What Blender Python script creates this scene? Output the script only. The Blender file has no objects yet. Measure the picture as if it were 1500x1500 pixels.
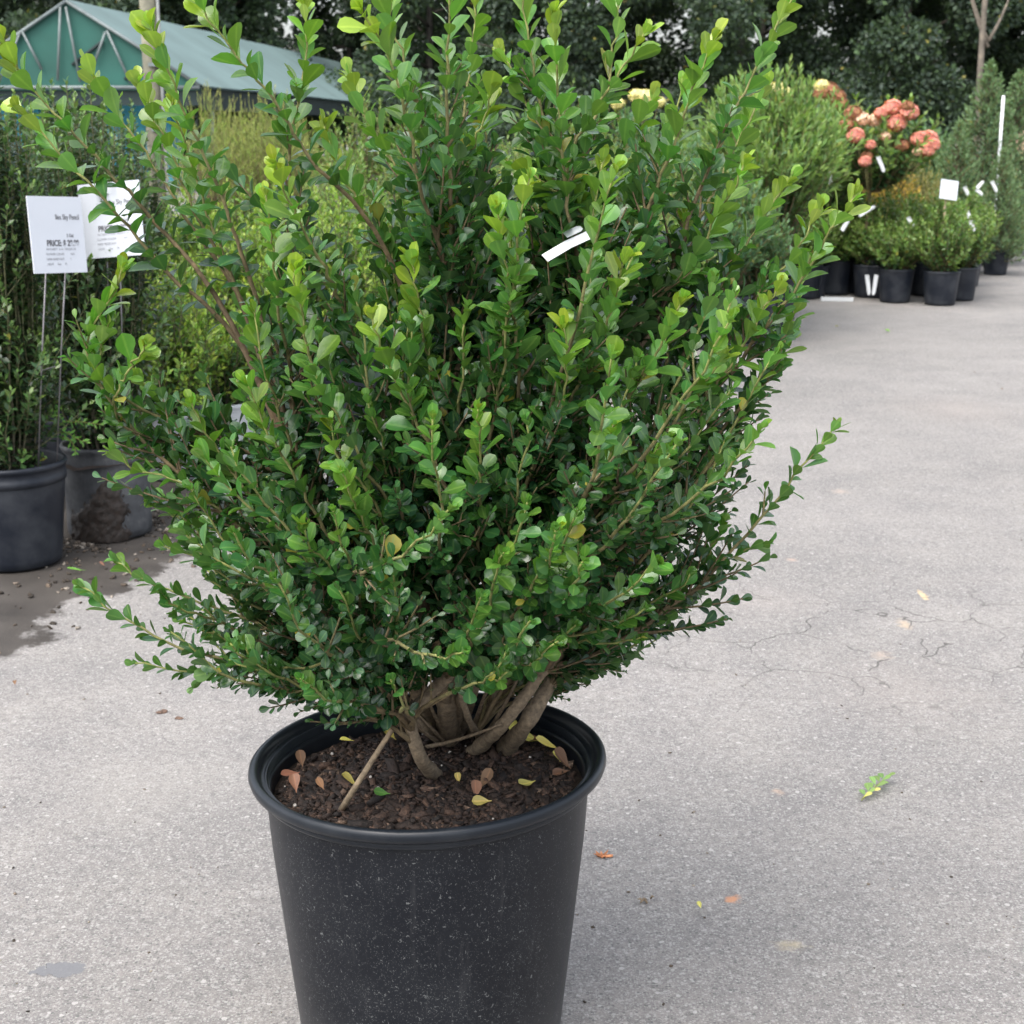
import bpy, math
import numpy as np
from mathutils import Matrix, Vector

R = math.radians
scene = bpy.context.scene
COL = scene.collection

# ------------------------------------------------------------------ camera
CAM_H, PITCH, FPX = 1.20, R(13.98), 2250.0
cam_d = bpy.data.cameras.new('camera')
cam = bpy.data.objects.new('camera', cam_d)
COL.objects.link(cam)
cam.location = (0, 0, CAM_H)
cam.rotation_euler = (math.pi / 2 - PITCH, 0, 0)
cam_d.sensor_width = 36.0
cam_d.lens = 36.0 * FPX / 1500.0
cam_d.clip_start = 0.05
cam_d.clip_end = 1500
cam_d.dof.use_dof = True
cam_d.dof.focus_distance = 1.78
cam_d.dof.aperture_fstop = 17.0
scene.camera = cam

# ------------------------------------------------------------------ sky, sun, exposure
SUN_EL, SUN_AZ = R(58), R(215)          # azimuth measured clockwise from +Y (behind the camera, to the left)
world = bpy.data.worlds.new('World')
scene.world = world
world.use_nodes = True
wn, wl = world.node_tree.nodes, world.node_tree.links
wn.clear()
sky = wn.new('ShaderNodeTexSky')
sky.sky_type = 'NISHITA'
sky.sun_disc = False
sky.sun_elevation = SUN_EL
sky.sun_rotation = SUN_AZ
sky.air_density = 1.0
sky.dust_density = 4.0
sky.ozone_density = 1.0
hs = wn.new('ShaderNodeHueSaturation')
hs.inputs['Saturation'].default_value = 0.42
bg = wn.new('ShaderNodeBackground')
bg.inputs['Strength'].default_value = 0.15
wo = wn.new('ShaderNodeOutputWorld')
wl.new(sky.outputs[0], hs.inputs['Color'])
wl.new(hs.outputs[0], bg.inputs['Color'])
wl.new(bg.outputs[0], wo.inputs['Surface'])

sun_d = bpy.data.lights.new('sun', 'SUN')
sun_d.energy = 0.75
sun_d.angle = R(75)
sun_d.color = (1.0, 0.97, 0.92)
sun = bpy.data.objects.new('sun', sun_d)
COL.objects.link(sun)
sdir = Vector((math.sin(SUN_AZ) * math.cos(SUN_EL), math.cos(SUN_AZ) * math.cos(SUN_EL), math.sin(SUN_EL)))
sun.rotation_euler = sdir.to_track_quat('Z', 'Y').to_euler()
sun.location = (0, 0, 20)

scene.view_settings.view_transform = 'Standard'
scene.view_settings.look = 'None'
scene.view_settings.exposure = 1.45
scene.view_settings.gamma = 1.0
scene.view_settings.use_curve_mapping = False
scene.render.engine = 'CYCLES'
scene.cycles.max_bounces = 8
scene.cycles.transparent_max_bounces = 8
scene.cycles.use_denoising = True

# ------------------------------------------------------------------ pixel helpers (a pixel gives a direction, the distance comes from the thing)
SP, CP = math.sin(PITCH), math.cos(PITCH)
def ray(px, py):
    u, v = (px - 750) / FPX, (py - 750) / FPX
    return np.array((u, CP - v * SP, -SP - v * CP))
def P(px, py, Y):
    d = ray(px, py)
    return np.array((0, 0, CAM_H)) + d * (Y / d[1])
def HP(px, py, z=0.0):
    d = ray(px, py)
    return np.array((0, 0, CAM_H)) + d * ((z - CAM_H) / d[2])
def project(p):
    p = np.asarray(p, float)
    q = p - np.array((0, 0, CAM_H))
    dep = q[..., 1] * CP - q[..., 2] * SP
    up = q[..., 1] * SP + q[..., 2] * CP
    return 750 + FPX * q[..., 0] / dep, 750 - FPX * up / dep, dep

# ------------------------------------------------------------------ object helpers
def obj(name, me, mat=None, parent=None, loc=None, kind=None, label=None):
    o = bpy.data.objects.new(name, me)
    COL.objects.link(o)
    if mat is not None and me is not None and len(me.materials) == 0:
        me.materials.append(mat)
    if parent is not None:
        o.parent = parent
    if loc is not None:
        o.location = loc
    if kind:
        o['kind'] = kind
    if label:
        o['label'] = label
    return o
def tag(o, label, cat, group=None):
    o['label'] = label
    o['category'] = cat
    if group:
        o['group'] = group
    return o
def thing(name, label, cat, loc=(0, 0, 0), rz=0.0, group=None):
    o = bpy.data.objects.new(name, None)
    COL.objects.link(o)
    o.empty_display_size = 0.1
    o.location = tuple(loc)
    o.rotation_euler = (0, 0, rz)
    return tag(o, label, cat, group)

def mesh(name, verts, faces, smooth=True, uv=None, **attrs):
    """verts (n,3); faces (m,k) array or list of tuples; attrs: per-vertex floats"""
    me = bpy.data.meshes.new(name)
    verts = np.asarray(verts, np.float32)
    if isinstance(faces, np.ndarray):
        m, k = faces.shape
        me.vertices.add(len(verts))
        me.vertices.foreach_set('co', verts.ravel())
        me.loops.add(m * k)
        me.loops.foreach_set('vertex_index', faces.astype(np.int32).ravel())
        me.polygons.add(m)
        me.polygons.foreach_set('loop_start', np.arange(m, dtype=np.int32) * k)
        me.update(calc_edges=True)
    else:
        me.from_pydata(verts.tolist(), [], [tuple(int(i) for i in f) for f in faces])
        me.update()
    for a, vals in attrs.items():
        at = me.attributes.new(a, 'FLOAT', 'POINT')
        at.data.foreach_set('value', np.asarray(vals, np.float32))
    if uv is not None:
        li = np.zeros(len(me.loops), np.int32)
        me.loops.foreach_get('vertex_index', li)
        ul = me.uv_layers.new(name='UVMap')
        ul.data.foreach_set('uv', np.asarray(uv, np.float32)[li].ravel())
    if smooth:
        me.polygons.foreach_set('use_smooth', np.ones(len(me.polygons), bool))
    me.validate()
    return me

def norm(a):
    return a / np.maximum(np.linalg.norm(a, axis=-1, keepdims=True), 1e-9)

class MB:
    """collects geometry for one mesh"""
    def __init__(self):
        self.v, self.f, self.n, self.a = [], [], 0, []
    def add(self, v, f, age=0.0):
        v = np.asarray(v, float)
        self.v.append(v)
        self.f += [tuple(i + self.n for i in q) for q in f]
        self.a.append(np.full(len(v), age) if np.isscalar(age) else np.asarray(age))
        self.n += len(v)
    def box(self, c, s, M=None, age=0.0):
        c, s = np.asarray(c, float), np.asarray(s, float) / 2
        v = np.array([(x, y, z) for x in (-1, 1) for y in (-1, 1) for z in (-1, 1)]) * s
        if M is not None:
            v = v @ np.asarray(M, float).T
        self.add(v + c, [(0, 1, 3, 2), (4, 6, 7, 5), (0, 4, 5, 1), (2, 3, 7, 6), (0, 2, 6, 4), (1, 5, 7, 3)], age)
    def tube(self, pts, rad, sides=7, age=0.0, cap=True):
        pts = np.asarray(pts, float)
        n = len(pts)
        rad = np.full(n, rad) if np.isscalar(rad) else np.asarray(rad, float)
        ag = np.full(n, age) if np.isscalar(age) else np.asarray(age, float)
        T = norm(np.gradient(pts, axis=0))
        ref = np.array((0.31, 0.87, 0.11)) if abs(T[0][2]) > .5 else np.array((0.1, 0.2, 1.0))
        U = norm(np.cross(T, ref)); V = np.cross(T, U)
        th = np.arange(sides) * 2 * math.pi / sides
        ring = pts[:, None] + rad[:, None, None] * (np.cos(th)[None, :, None] * U[:, None] + np.sin(th)[None, :, None] * V[:, None])
        f = []
        for i in range(n - 1):
            for j in range(sides):
                k = (j + 1) % sides
                f.append((i * sides + j, i * sides + k, (i + 1) * sides + k, (i + 1) * sides + j))
        if cap:
            f.append(tuple(range(sides))[::-1]); f.append(tuple((n - 1) * sides + j for j in range(sides)))
        self.add(ring.reshape(-1, 3), f, np.repeat(ag, sides))
    def build(self, name, mat, parent=None, smooth=True, loc=None, kind=None, label=None):
        return obj(name, self.mesh(name, smooth, mat), mat, parent, loc, kind, label)
    def mesh(self, name, smooth=True, mat=None):
        me = mesh(name, np.concatenate(self.v), self.f, smooth, age=np.concatenate(self.a))
        if mat is not None:
            me.materials.append(mat)
        return me

def lathe(profile, segs=48, wob=None):
    pr = np.asarray(profile, float)
    th = np.arange(segs) * 2 * math.pi / segs
    v = np.stack([pr[:, 0][:, None] * np.cos(th), pr[:, 0][:, None] * np.sin(th), np.repeat(pr[:, 1][:, None], segs, 1)], -1).reshape(-1, 3)
    n = len(pr)
    f = [(i * segs + j, i * segs + (j + 1) % segs, (i + 1) * segs + (j + 1) % segs, (i + 1) * segs + j) for i in range(n - 1) for j in range(segs)]
    return v, f

def bez(p0, p1, p2, p3=None, n=12):
    t = np.linspace(0, 1, n)[:, None]
    p0, p1, p2 = map(np.asarray, (p0, p1, p2))
    if p3 is None:
        return (1 - t) ** 2 * p0 + 2 * t * (1 - t) * p1 + t ** 2 * p2
    p3 = np.asarray(p3)
    return (1 - t) ** 3 * p0 + 3 * t * (1 - t) ** 2 * p1 + 3 * t ** 2 * (1 - t) * p2 + t ** 3 * p3

def resample(pts, n):
    pts = np.asarray(pts, float)
    s = np.concatenate([[0], np.cumsum(np.linalg.norm(np.diff(pts, axis=0), axis=1))])
    q = np.linspace(0, s[-1], n)
    return np.stack([np.interp(q, s, pts[:, i]) for i in range(3)], -1)
def smooth_path(pts, n, it=2):
    p = resample(pts, max(n, 8))
    for _ in range(it):
        q = p.copy(); q[1:-1] = (p[:-2] + 2 * p[1:-1] + p[2:]) / 4; p = q
    return p

# ------------------------------------------------------------------ leaf templates and leaf meshes
_t = np.array([0, .16, .36, .56, .74, .90, 1.0])
_w = np.array([.07, .14, .56, .93, 1.0, .76, .10]) / 2
HI_XY = np.concatenate([np.stack([s * _w, _t], -1) for s in (-1, 0, 1)])
HI_F = np.array([(c * 7 + r, (c + 1) * 7 + r, (c + 1) * 7 + r + 1, c * 7 + r + 1) for c in (0, 1) for r in range(6)])
HI_U = np.concatenate([np.full(7, -1.), np.zeros(7), np.full(7, 1.)])
LO_XY = np.array([(0, 0), (-.5, .55), (0, .5), (.5, .55), (0, 1.)])
LO_F = np.array([(0, 2, 1), (0, 3, 2), (1, 2, 4), (2, 3, 4)])
LO_U = np.array([0, -1, 0, 1., 0])
QD_XY = np.array([(0, 0), (.5, .55), (0, 1.), (-.5, .5)]); QD_F = np.array([(0, 1, 2, 3)]); QD_U = np.array([0, 1., 0, -1.])

def leaf_mesh(name, base, D, N, L, W, age, rng, hi=False, fold=(.12, .4), curl=(-.15, .1)):
    XY, F, U = (QD_XY, QD_F, QD_U) if hi == 'quad' else (HI_XY, HI_F, HI_U) if hi else (LO_XY, LO_F, LO_U)
    n, k = len(base), len(XY)
    D = norm(D); N = norm(N - (N * D).sum(-1, keepdims=True) * D); X = np.cross(D, N)
    fo = rng.uniform(*fold, n)[:, None]; cu = rng.uniform(*curl, n)[:, None]
    tw = rng.normal(0, .08, n)[:, None]
    x = XY[None, :, 0] * W[:, None]
    y = XY[None, :, 1] * L[:, None]
    z = fo * np.abs(x) + cu * XY[None, :, 1] ** 2 * L[:, None] + tw * x * XY[None, :, 1]
    v = base[:, None] + x[..., None] * X[:, None] + y[..., None] * D[:, None] + z[..., None] * N[:, None]
    f = (F[None] + (np.arange(n) * k)[:, None, None]).reshape(-1, F.shape[1])
    uv = np.stack([np.broadcast_to(U * .5 + .5, (n, k)), np.broadcast_to(XY[:, 1], (n, k))], -1).reshape(-1, 2)
    rnd = np.repeat(rng.random(n), k)
    return mesh(name, v.reshape(-1, 3), f, True, uv, age=np.repeat(age, k), rnd=rnd)

def leaves_on(path, s0, s1, spacing, rng, beta=(28, 62), L=.026, agescale=.28, phase=None, up=.25, tonemin=0.):
    """leaves spiralling up a shoot; path runs base -> tip. s0..s1 are arc lengths measured from the tip"""
    d = np.linalg.norm(np.diff(path, axis=0), axis=1)
    s = np.concatenate([[0], np.cumsum(d)]); tot = s[-1]
    a = np.arange(max(s0, 0.0), min(s1, tot), spacing)
    if len(a) == 0:
        return None
    a = a + rng.uniform(-.25, .25, len(a)) * spacing
    a = np.clip(a, 0, tot)
    q = tot - a
    b = np.stack([np.interp(q, s, path[:, i]) for i in range(3)], -1)
    Tg = norm(np.gradient(path, axis=0))
    T = norm(np.stack([np.interp(q, s, Tg[:, i]) for i in range(3)], -1))
    ref = np.where(np.abs(T[:, 2:3]) > .9, np.array([[1., 0, 0]]), np.array([[0, 0, 1.]]))
    U = norm(np.cross(T, ref)); V = np.cross(T, U)
    ph = (rng.uniform(0, 6.28) if phase is None else phase) + np.arange(len(a)) * 2.4 + rng.normal(0, .25, len(a))
    O = np.cos(ph)[:, None] * U + np.sin(ph)[:, None] * V
    yf = np.clip(a / (agescale * .6), 0, 1)
    be = np.radians(beta[0] + (beta[1] - beta[0]) * yf + rng.normal(0, 9, len(a)))
    D = norm(np.cos(be)[:, None] * T + np.sin(be)[:, None] * O + rng.normal(0, .1, (len(a), 3)))
    N = norm(T - (T * D).sum(-1, keepdims=True) * D)
    N = norm(N + up * np.array((0, 0, 1.)) + rng.normal(0, .18, N.shape))
    l = L * (0.62 + .38 * np.clip(a / .025, 0, 1)) * (1 - .18 * np.clip((a - .2) / .3, 0, 1)) * rng.uniform(.78, 1.15, len(a))
    return dict(b=b, D=D, N=N, L=l, age=np.clip(a / agescale + tonemin, 0, 1))
def cat(ls):
    ls = [l for l in ls if l is not None]
    return {k: np.concatenate([l[k] for l in ls]) for k in ls[0]}

# ------------------------------------------------------------------ materials
def new_mat(name):
    m = bpy.data.materials.new(name)
    m.use_nodes = True
    nt = m.node_tree
    return m, nt, nt.nodes, nt.links, nt.nodes['Principled BSDF']
def nnode(nt, t, **kw):
    n = nt.nodes.new(t)
    for k, v in kw.items():
        if k in ('operation', 'blend_type', 'data_type', 'attribute_name', 'feature', 'noise_dimensions', 'distance', 'interpolation'):
            setattr(n, k, v)
        else:
            n.inputs[k].default_value = v
    return n
def ramp(nt, fac, stops, interp='LINEAR'):
    r = nt.nodes.new('ShaderNodeValToRGB')
    e = r.color_ramp.elements
    r.color_ramp.interpolation = interp
    while len(e) < len(stops):
        e.new(0.5)
    for el, (p, c) in zip(e, stops):
        el.position = p
        el.color = (*c, 1) if len(c) == 3 else c
    nt.links.new(fac, r.inputs[0])
    return r
def mixc(nt, fac, a, b, blend='MIX'):
    n = nt.nodes.new('ShaderNodeMix'); n.data_type = 'RGBA'; n.blend_type = blend
    for s, i in ((fac, 0), (a, 6), (b, 7)):
        if hasattr(s, 'links') or hasattr(s, 'is_linked'):
            nt.links.new(s, n.inputs[i])
        else:
            n.inputs[i].default_value = s if i == 0 else ((*s, 1) if len(s) == 3 else s)
    return n.outputs[2]
def mth(nt, op, a, b=None, c=None, clamp=False):
    n = nt.nodes.new('ShaderNodeMath'); n.operation = op; n.use_clamp = clamp
    for i, s in enumerate((a, b, c)):
        if s is None:
            continue
        if hasattr(s, 'is_linked'):
            nt.links.new(s, n.inputs[i])
        else:
            n.inputs[i].default_value = s
    return n.outputs[0]

def leaf_mat(name, stops, rough=.38, trans=.28, rib=(.32, .42, .14), ribw=.10, var=.35, spec=.5, back=1.25):
    m, nt, N, Lk, bs = new_mat(name)
    at = nnode(nt, 'ShaderNodeAttribute', attribute_name='age')
    rn = nnode(nt, 'ShaderNodeAttribute', attribute_name='rnd')
    j = mth(nt, 'MULTIPLY_ADD', rn.outputs['Fac'], .22, -.11)
    a = mth(nt, 'ADD', at.outputs['Fac'], j, clamp=True)
    c = ramp(nt, a, stops).outputs[0]
    hv = N.new('ShaderNodeHueSaturation')
    Lk.new(c, hv.inputs['Color'])
    Lk.new(mth(nt, 'MULTIPLY_ADD', rn.outputs['Fac'], var * 2, 1 - var), hv.inputs['Value'])
    r2 = mth(nt, 'FRACT', mth(nt, 'MULTIPLY', rn.outputs['Fac'], 17.3))
    Lk.new(mth(nt, 'MULTIPLY_ADD', r2, .035, .4825), hv.inputs['Hue'])
    c_y = mixc(nt, mth(nt, 'MULTIPLY', mth(nt, 'GREATER_THAN', rn.outputs['Fac'], .994), .75), hv.outputs[0], (.42, .34, .06))
    uv = N.new('ShaderNodeUVMap'); sx = N.new('ShaderNodeSeparateXYZ'); Lk.new(uv.outputs[0], sx.inputs[0])
    du = mth(nt, 'ABSOLUTE', mth(nt, 'SUBTRACT', sx.outputs[0], .5))
    rf = mth(nt, 'MULTIPLY', mth(nt, 'SUBTRACT', 1.0, mth(nt, 'DIVIDE', du, ribw, clamp=True)), .5)
    nz = nnode(nt, 'ShaderNodeTexNoise', Scale=90.0, Detail=2.0)
    geo = N.new('ShaderNodeNewGeometry')
    Lk.new(geo.outputs['Position'], nz.inputs['Vector'])
    ribc = mixc(nt, .35, mixc(nt, 1.0, hv.outputs[0], (2.3, 1.9, 1.7), 'MULTIPLY'), rib)
    c2 = mixc(nt, rf, c_y, ribc)
    c2 = mixc(nt, mth(nt, 'MULTIPLY', nz.outputs[0], .35), c2, (.05, .11, .03), 'OVERLAY')
    paler = mixc(nt, .28, c2, (.17, .30, .09))
    c3 = mixc(nt, geo.outputs['Backfacing'], c2, paler)
    Lk.new(c3, bs.inputs['Base Color'])
    Lk.new(mth(nt, 'MULTIPLY_ADD', geo.outputs['Backfacing'], .25, mth(nt, 'MULTIPLY_ADD', r2, .18, rough - .09)), bs.inputs['Roughness'])
    bs.inputs['Specular IOR Level'].default_value = spec
    tr = N.new('ShaderNodeBsdfTranslucent')
    tc = mixc(nt, 1.0, c2, (1.35, 1.5, .55), 'MULTIPLY')
    Lk.new(tc, tr.inputs['Color'])
    mx = N.new('ShaderNodeMixShader'); mx.inputs[0].default_value = trans
    out = N['Material Output']
    Lk.new(bs.outputs[0], mx.inputs[1]); Lk.new(tr.outputs[0], mx.inputs[2]); Lk.new(mx.outputs[0], out.inputs['Surface'])
    bp = nnode(nt, 'ShaderNodeBump', Strength=.25, Distance=.002)
    Lk.new(nz.outputs[0], bp.inputs['Height']); Lk.new(bp.outputs[0], bs.inputs['Normal'])
    return m

def bark_mat(name, stops, scale=60, rough=.8):
    m, nt, N, Lk, bs = new_mat(name)
    at = nnode(nt, 'ShaderNodeAttribute', attribute_name='age')
    tc = N.new('ShaderNodeTexCoord')
    nz = nnode(nt, 'ShaderNodeTexNoise', Scale=scale, Detail=5.0, Roughness=.65)
    Lk.new(tc.outputs['Object'], nz.inputs['Vector'])
    c = ramp(nt, at.outputs['Fac'], stops).outputs[0]
    k = ramp(nt, nz.outputs[0], [(.3, (.45, .42, .4)), (.5, (.9, .9, .88)), (.72, (1.5, 1.45, 1.35))]).outputs[0]
    Lk.new(mixc(nt, 1.0, c, k, 'MULTIPLY'), bs.inputs['Base Color'])
    bs.inputs['Roughness'].default_value = rough
    bp = nnode(nt, 'ShaderNodeBump', Strength=.6, Distance=.003)
    Lk.new(nz.outputs[0], bp.inputs['Height']); Lk.new(bp.outputs[0], bs.inputs['Normal'])
    return m

def plain_mat(name, col, rough=.6, noise=0.12, scale=20, metal=0.0, spec=.5, bump=.15):
    m, nt, N, Lk, bs = new_mat(name)
    tc = N.new('ShaderNodeTexCoord')
    nz = nnode(nt, 'ShaderNodeTexNoise', Scale=scale, Detail=4.0)
    Lk.new(tc.outputs['Object'], nz.inputs['Vector'])
    lo = tuple(c * (1 - noise * 2) for c in col); hi = tuple(min(1, c * (1 + noise * 2)) for c in col)
    Lk.new(ramp(nt, nz.outputs[0], [(.25, lo), (.75, hi)]).outputs[0], bs.inputs['Base Color'])
    bs.inputs['Roughness'].default_value = rough
    bs.inputs['Metallic'].default_value = metal
    bs.inputs['Specular IOR Level'].default_value = spec
    bp = nnode(nt, 'ShaderNodeBump', Strength=bump, Distance=.002)
    Lk.new(nz.outputs[0], bp.inputs['Height']); Lk.new(bp.outputs[0], bs.inputs['Normal'])
    return m

M = {}
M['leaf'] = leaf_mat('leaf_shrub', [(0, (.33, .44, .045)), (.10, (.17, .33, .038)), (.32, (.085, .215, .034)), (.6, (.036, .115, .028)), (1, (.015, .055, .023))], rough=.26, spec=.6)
M['shoot_bark'] = bark_mat('shoot_bark', [(0, (.22, .25, .07)), (.30, (.19, .18, .07)), (.5, (.15, .115, .06)), (1, (.15, .105, .065))], 90)
M['stem_bark'] = bark_mat('stem_bark', [(0, (.19, .135, .085)), (1, (.19, .15, .105))], 150)
M['holly_bark'] = bark_mat('holly_bark', [(0, (.13, .14, .06)), (1, (.065, .055, .042))], 60)
M['perlite'] = plain_mat('perlite', (.45, .42, .38), .8, .25, 300)
M['dead_twig'] = bark_mat('dead_twig_bark', [(0, (.27, .21, .14)), (1, (.24, .18, .12))], 90)
M['holly'] = leaf_mat('leaf_holly', [(0, (.17, .27, .06)), (.14, (.09, .18, .045)), (.4, (.04, .09, .033)), (1, (.016, .04, .02))], rough=.33, trans=.15)
M['lime'] = leaf_mat('leaf_lime', [(0, (.34, .42, .07)), (.2, (.24, .38, .06)), (.5, (.10, .21, .04)), (1, (.04, .10, .03))], rough=.45, trans=.3)
M['willow'] = leaf_mat('leaf_willow', [(0, (.26, .38, .10)), (.3, (.15, .26, .08)), (.7, (.07, .14, .055)), (1, (.04, .085, .035))], rough=.5)
M['bluegreen'] = leaf_mat('leaf_bluegreen', [(0, (.13, .25, .12)), (.4, (.06, .14, .07)), (1, (.025, .07, .04))], rough=.5)
M['box'] = leaf_mat('leaf_box', [(0, (.22, .33, .07)), (.3, (.11, .21, .05)), (1, (.03, .075, .03))], rough=.42)
M['plume'] = leaf_mat('leaf_plume', [(0, (.40, .37, .14)), (.25, (.32, .42, .10)), (1, (.13, .22, .06))], rough=.6)
M['gold'] = leaf_mat('leaf_gold', [(0, (.55, .34, .04)), (.5, (.38, .26, .05)), (1, (.16, .15, .05))], rough=.5)
M['russet'] = leaf_mat('leaf_russet', [(0, (.28, .24, .07)), (.5, (.16, .15, .06)), (1, (.08, .07, .04))], rough=.5)
M['wood'] = leaf_mat('leaf_woodland', [(0, (.070, .110, .068)), (.5, (.036, .064, .045)), (1, (.018, .036, .028))], rough=.6, trans=.12)  # lifted, slightly blue tones: distance haze put into the leaf colour
M['conifer'] = leaf_mat('leaf_conifer', [(0, (.16, .26, .12)), (.5, (.08, .15, .08)), (1, (.03, .07, .04))], rough=.55, trans=.15)
M['weed'] = leaf_mat('leaf_weed', [(0, (.18, .40, .07)), (1, (.09, .26, .05))], rough=.5)
M['petal'] = leaf_mat('petal_pink', [(0, (.82, .44, .36)), (1, (.62, .25, .20))], rough=.6, rib=(.7, .4, .32), trans=.2)
M['petal_cream'] = leaf_mat('petal_cream', [(0, (.80, .74, .42)), (1, (.62, .58, .26))], rough=.6, rib=(.8, .75, .5), trans=.2)
M['petal_blush'] = leaf_mat('petal_blush', [(0, (.82, .66, .52)), (1, (.72, .46, .38))], rough=.6, rib=(.8, .6, .5), trans=.2)
M['petal_rust'] = leaf_mat('petal_rust', [(0, (.48, .24, .12)), (1, (.33, .13, .08))], rough=.6, rib=(.5, .25, .12), trans=.2)
M['yellow_leaf'] = leaf_mat('leaf_fallen_yellow', [(0, (.72, .64, .18)), (1, (.62, .54, .14))], rough=.5, rib=(.75, .7, .3), trans=.15)
M['brown_leaf'] = leaf_mat('leaf_fallen_brown', [(0, (.30, .14, .075)), (1, (.17, .085, .055))], rough=.6, rib=(.3, .18, .1), trans=.05)
M['trunk'] = bark_mat('tree_bark', [(0, (.15, .13, .105)), (1, (.045, .042, .036))], 6)
M['white_plastic'] = plain_mat('white_plastic', (.60, .62, .63), .35, .02, 30)
M['sign_white'] = plain_mat('sign_card', (.58, .61, .66), .4, .015, 12)
M['ink'] = plain_mat('ink', (.10, .10, .11), .7, .05)
M['ink_light'] = plain_mat('ink_light', (.36, .37, .40), .7, .05)
M['wire'] = plain_mat('sign_wire', (.24, .23, .24), .5, .12, 40, metal=.5)
M['pole_wood'] = bark_mat('pole_wood', [(0, (.19, .185, .14)), (1, (.17, .165, .13))], 8)
M['conduit'] = plain_mat('conduit_grey', (.42, .44, .43), .5)
M['galv'] = plain_mat('galvanised_tube', (.16, .19, .19), .5, .1, 10, metal=.3)
M['tarp'] = plain_mat('green_tarp', (.016, .095, .075), .7, .12, 1.2)
M['roof_cover'] = plain_mat('roof_fabric', (.135, .20, .195), .75, .08, .8)
M['dark_net'] = plain_mat('shade_net', (.02, .035, .035), .85, .1, 3)
M['turquoise'] = plain_mat('turquoise_sheet', (.03, .30, .42), .5, .1, 3)
M['blue_plastic'] = plain_mat('blue_plastic', (.03, .07, .30), .4)
M['white_pot'] = plain_mat('pale_pot', (.42, .44, .46), .5, .06, 8)
M['grey_pot'] = plain_mat('grey_pot', (.20, .21, .23), .55, .14, 8)
M['pole_white'] = plain_mat('white_pipe', (.78, .80, .82), .5, .03)
M['mound'] = plain_mat('bark_mound', (.32, .22, .15), .9, .2, 3)

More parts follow.
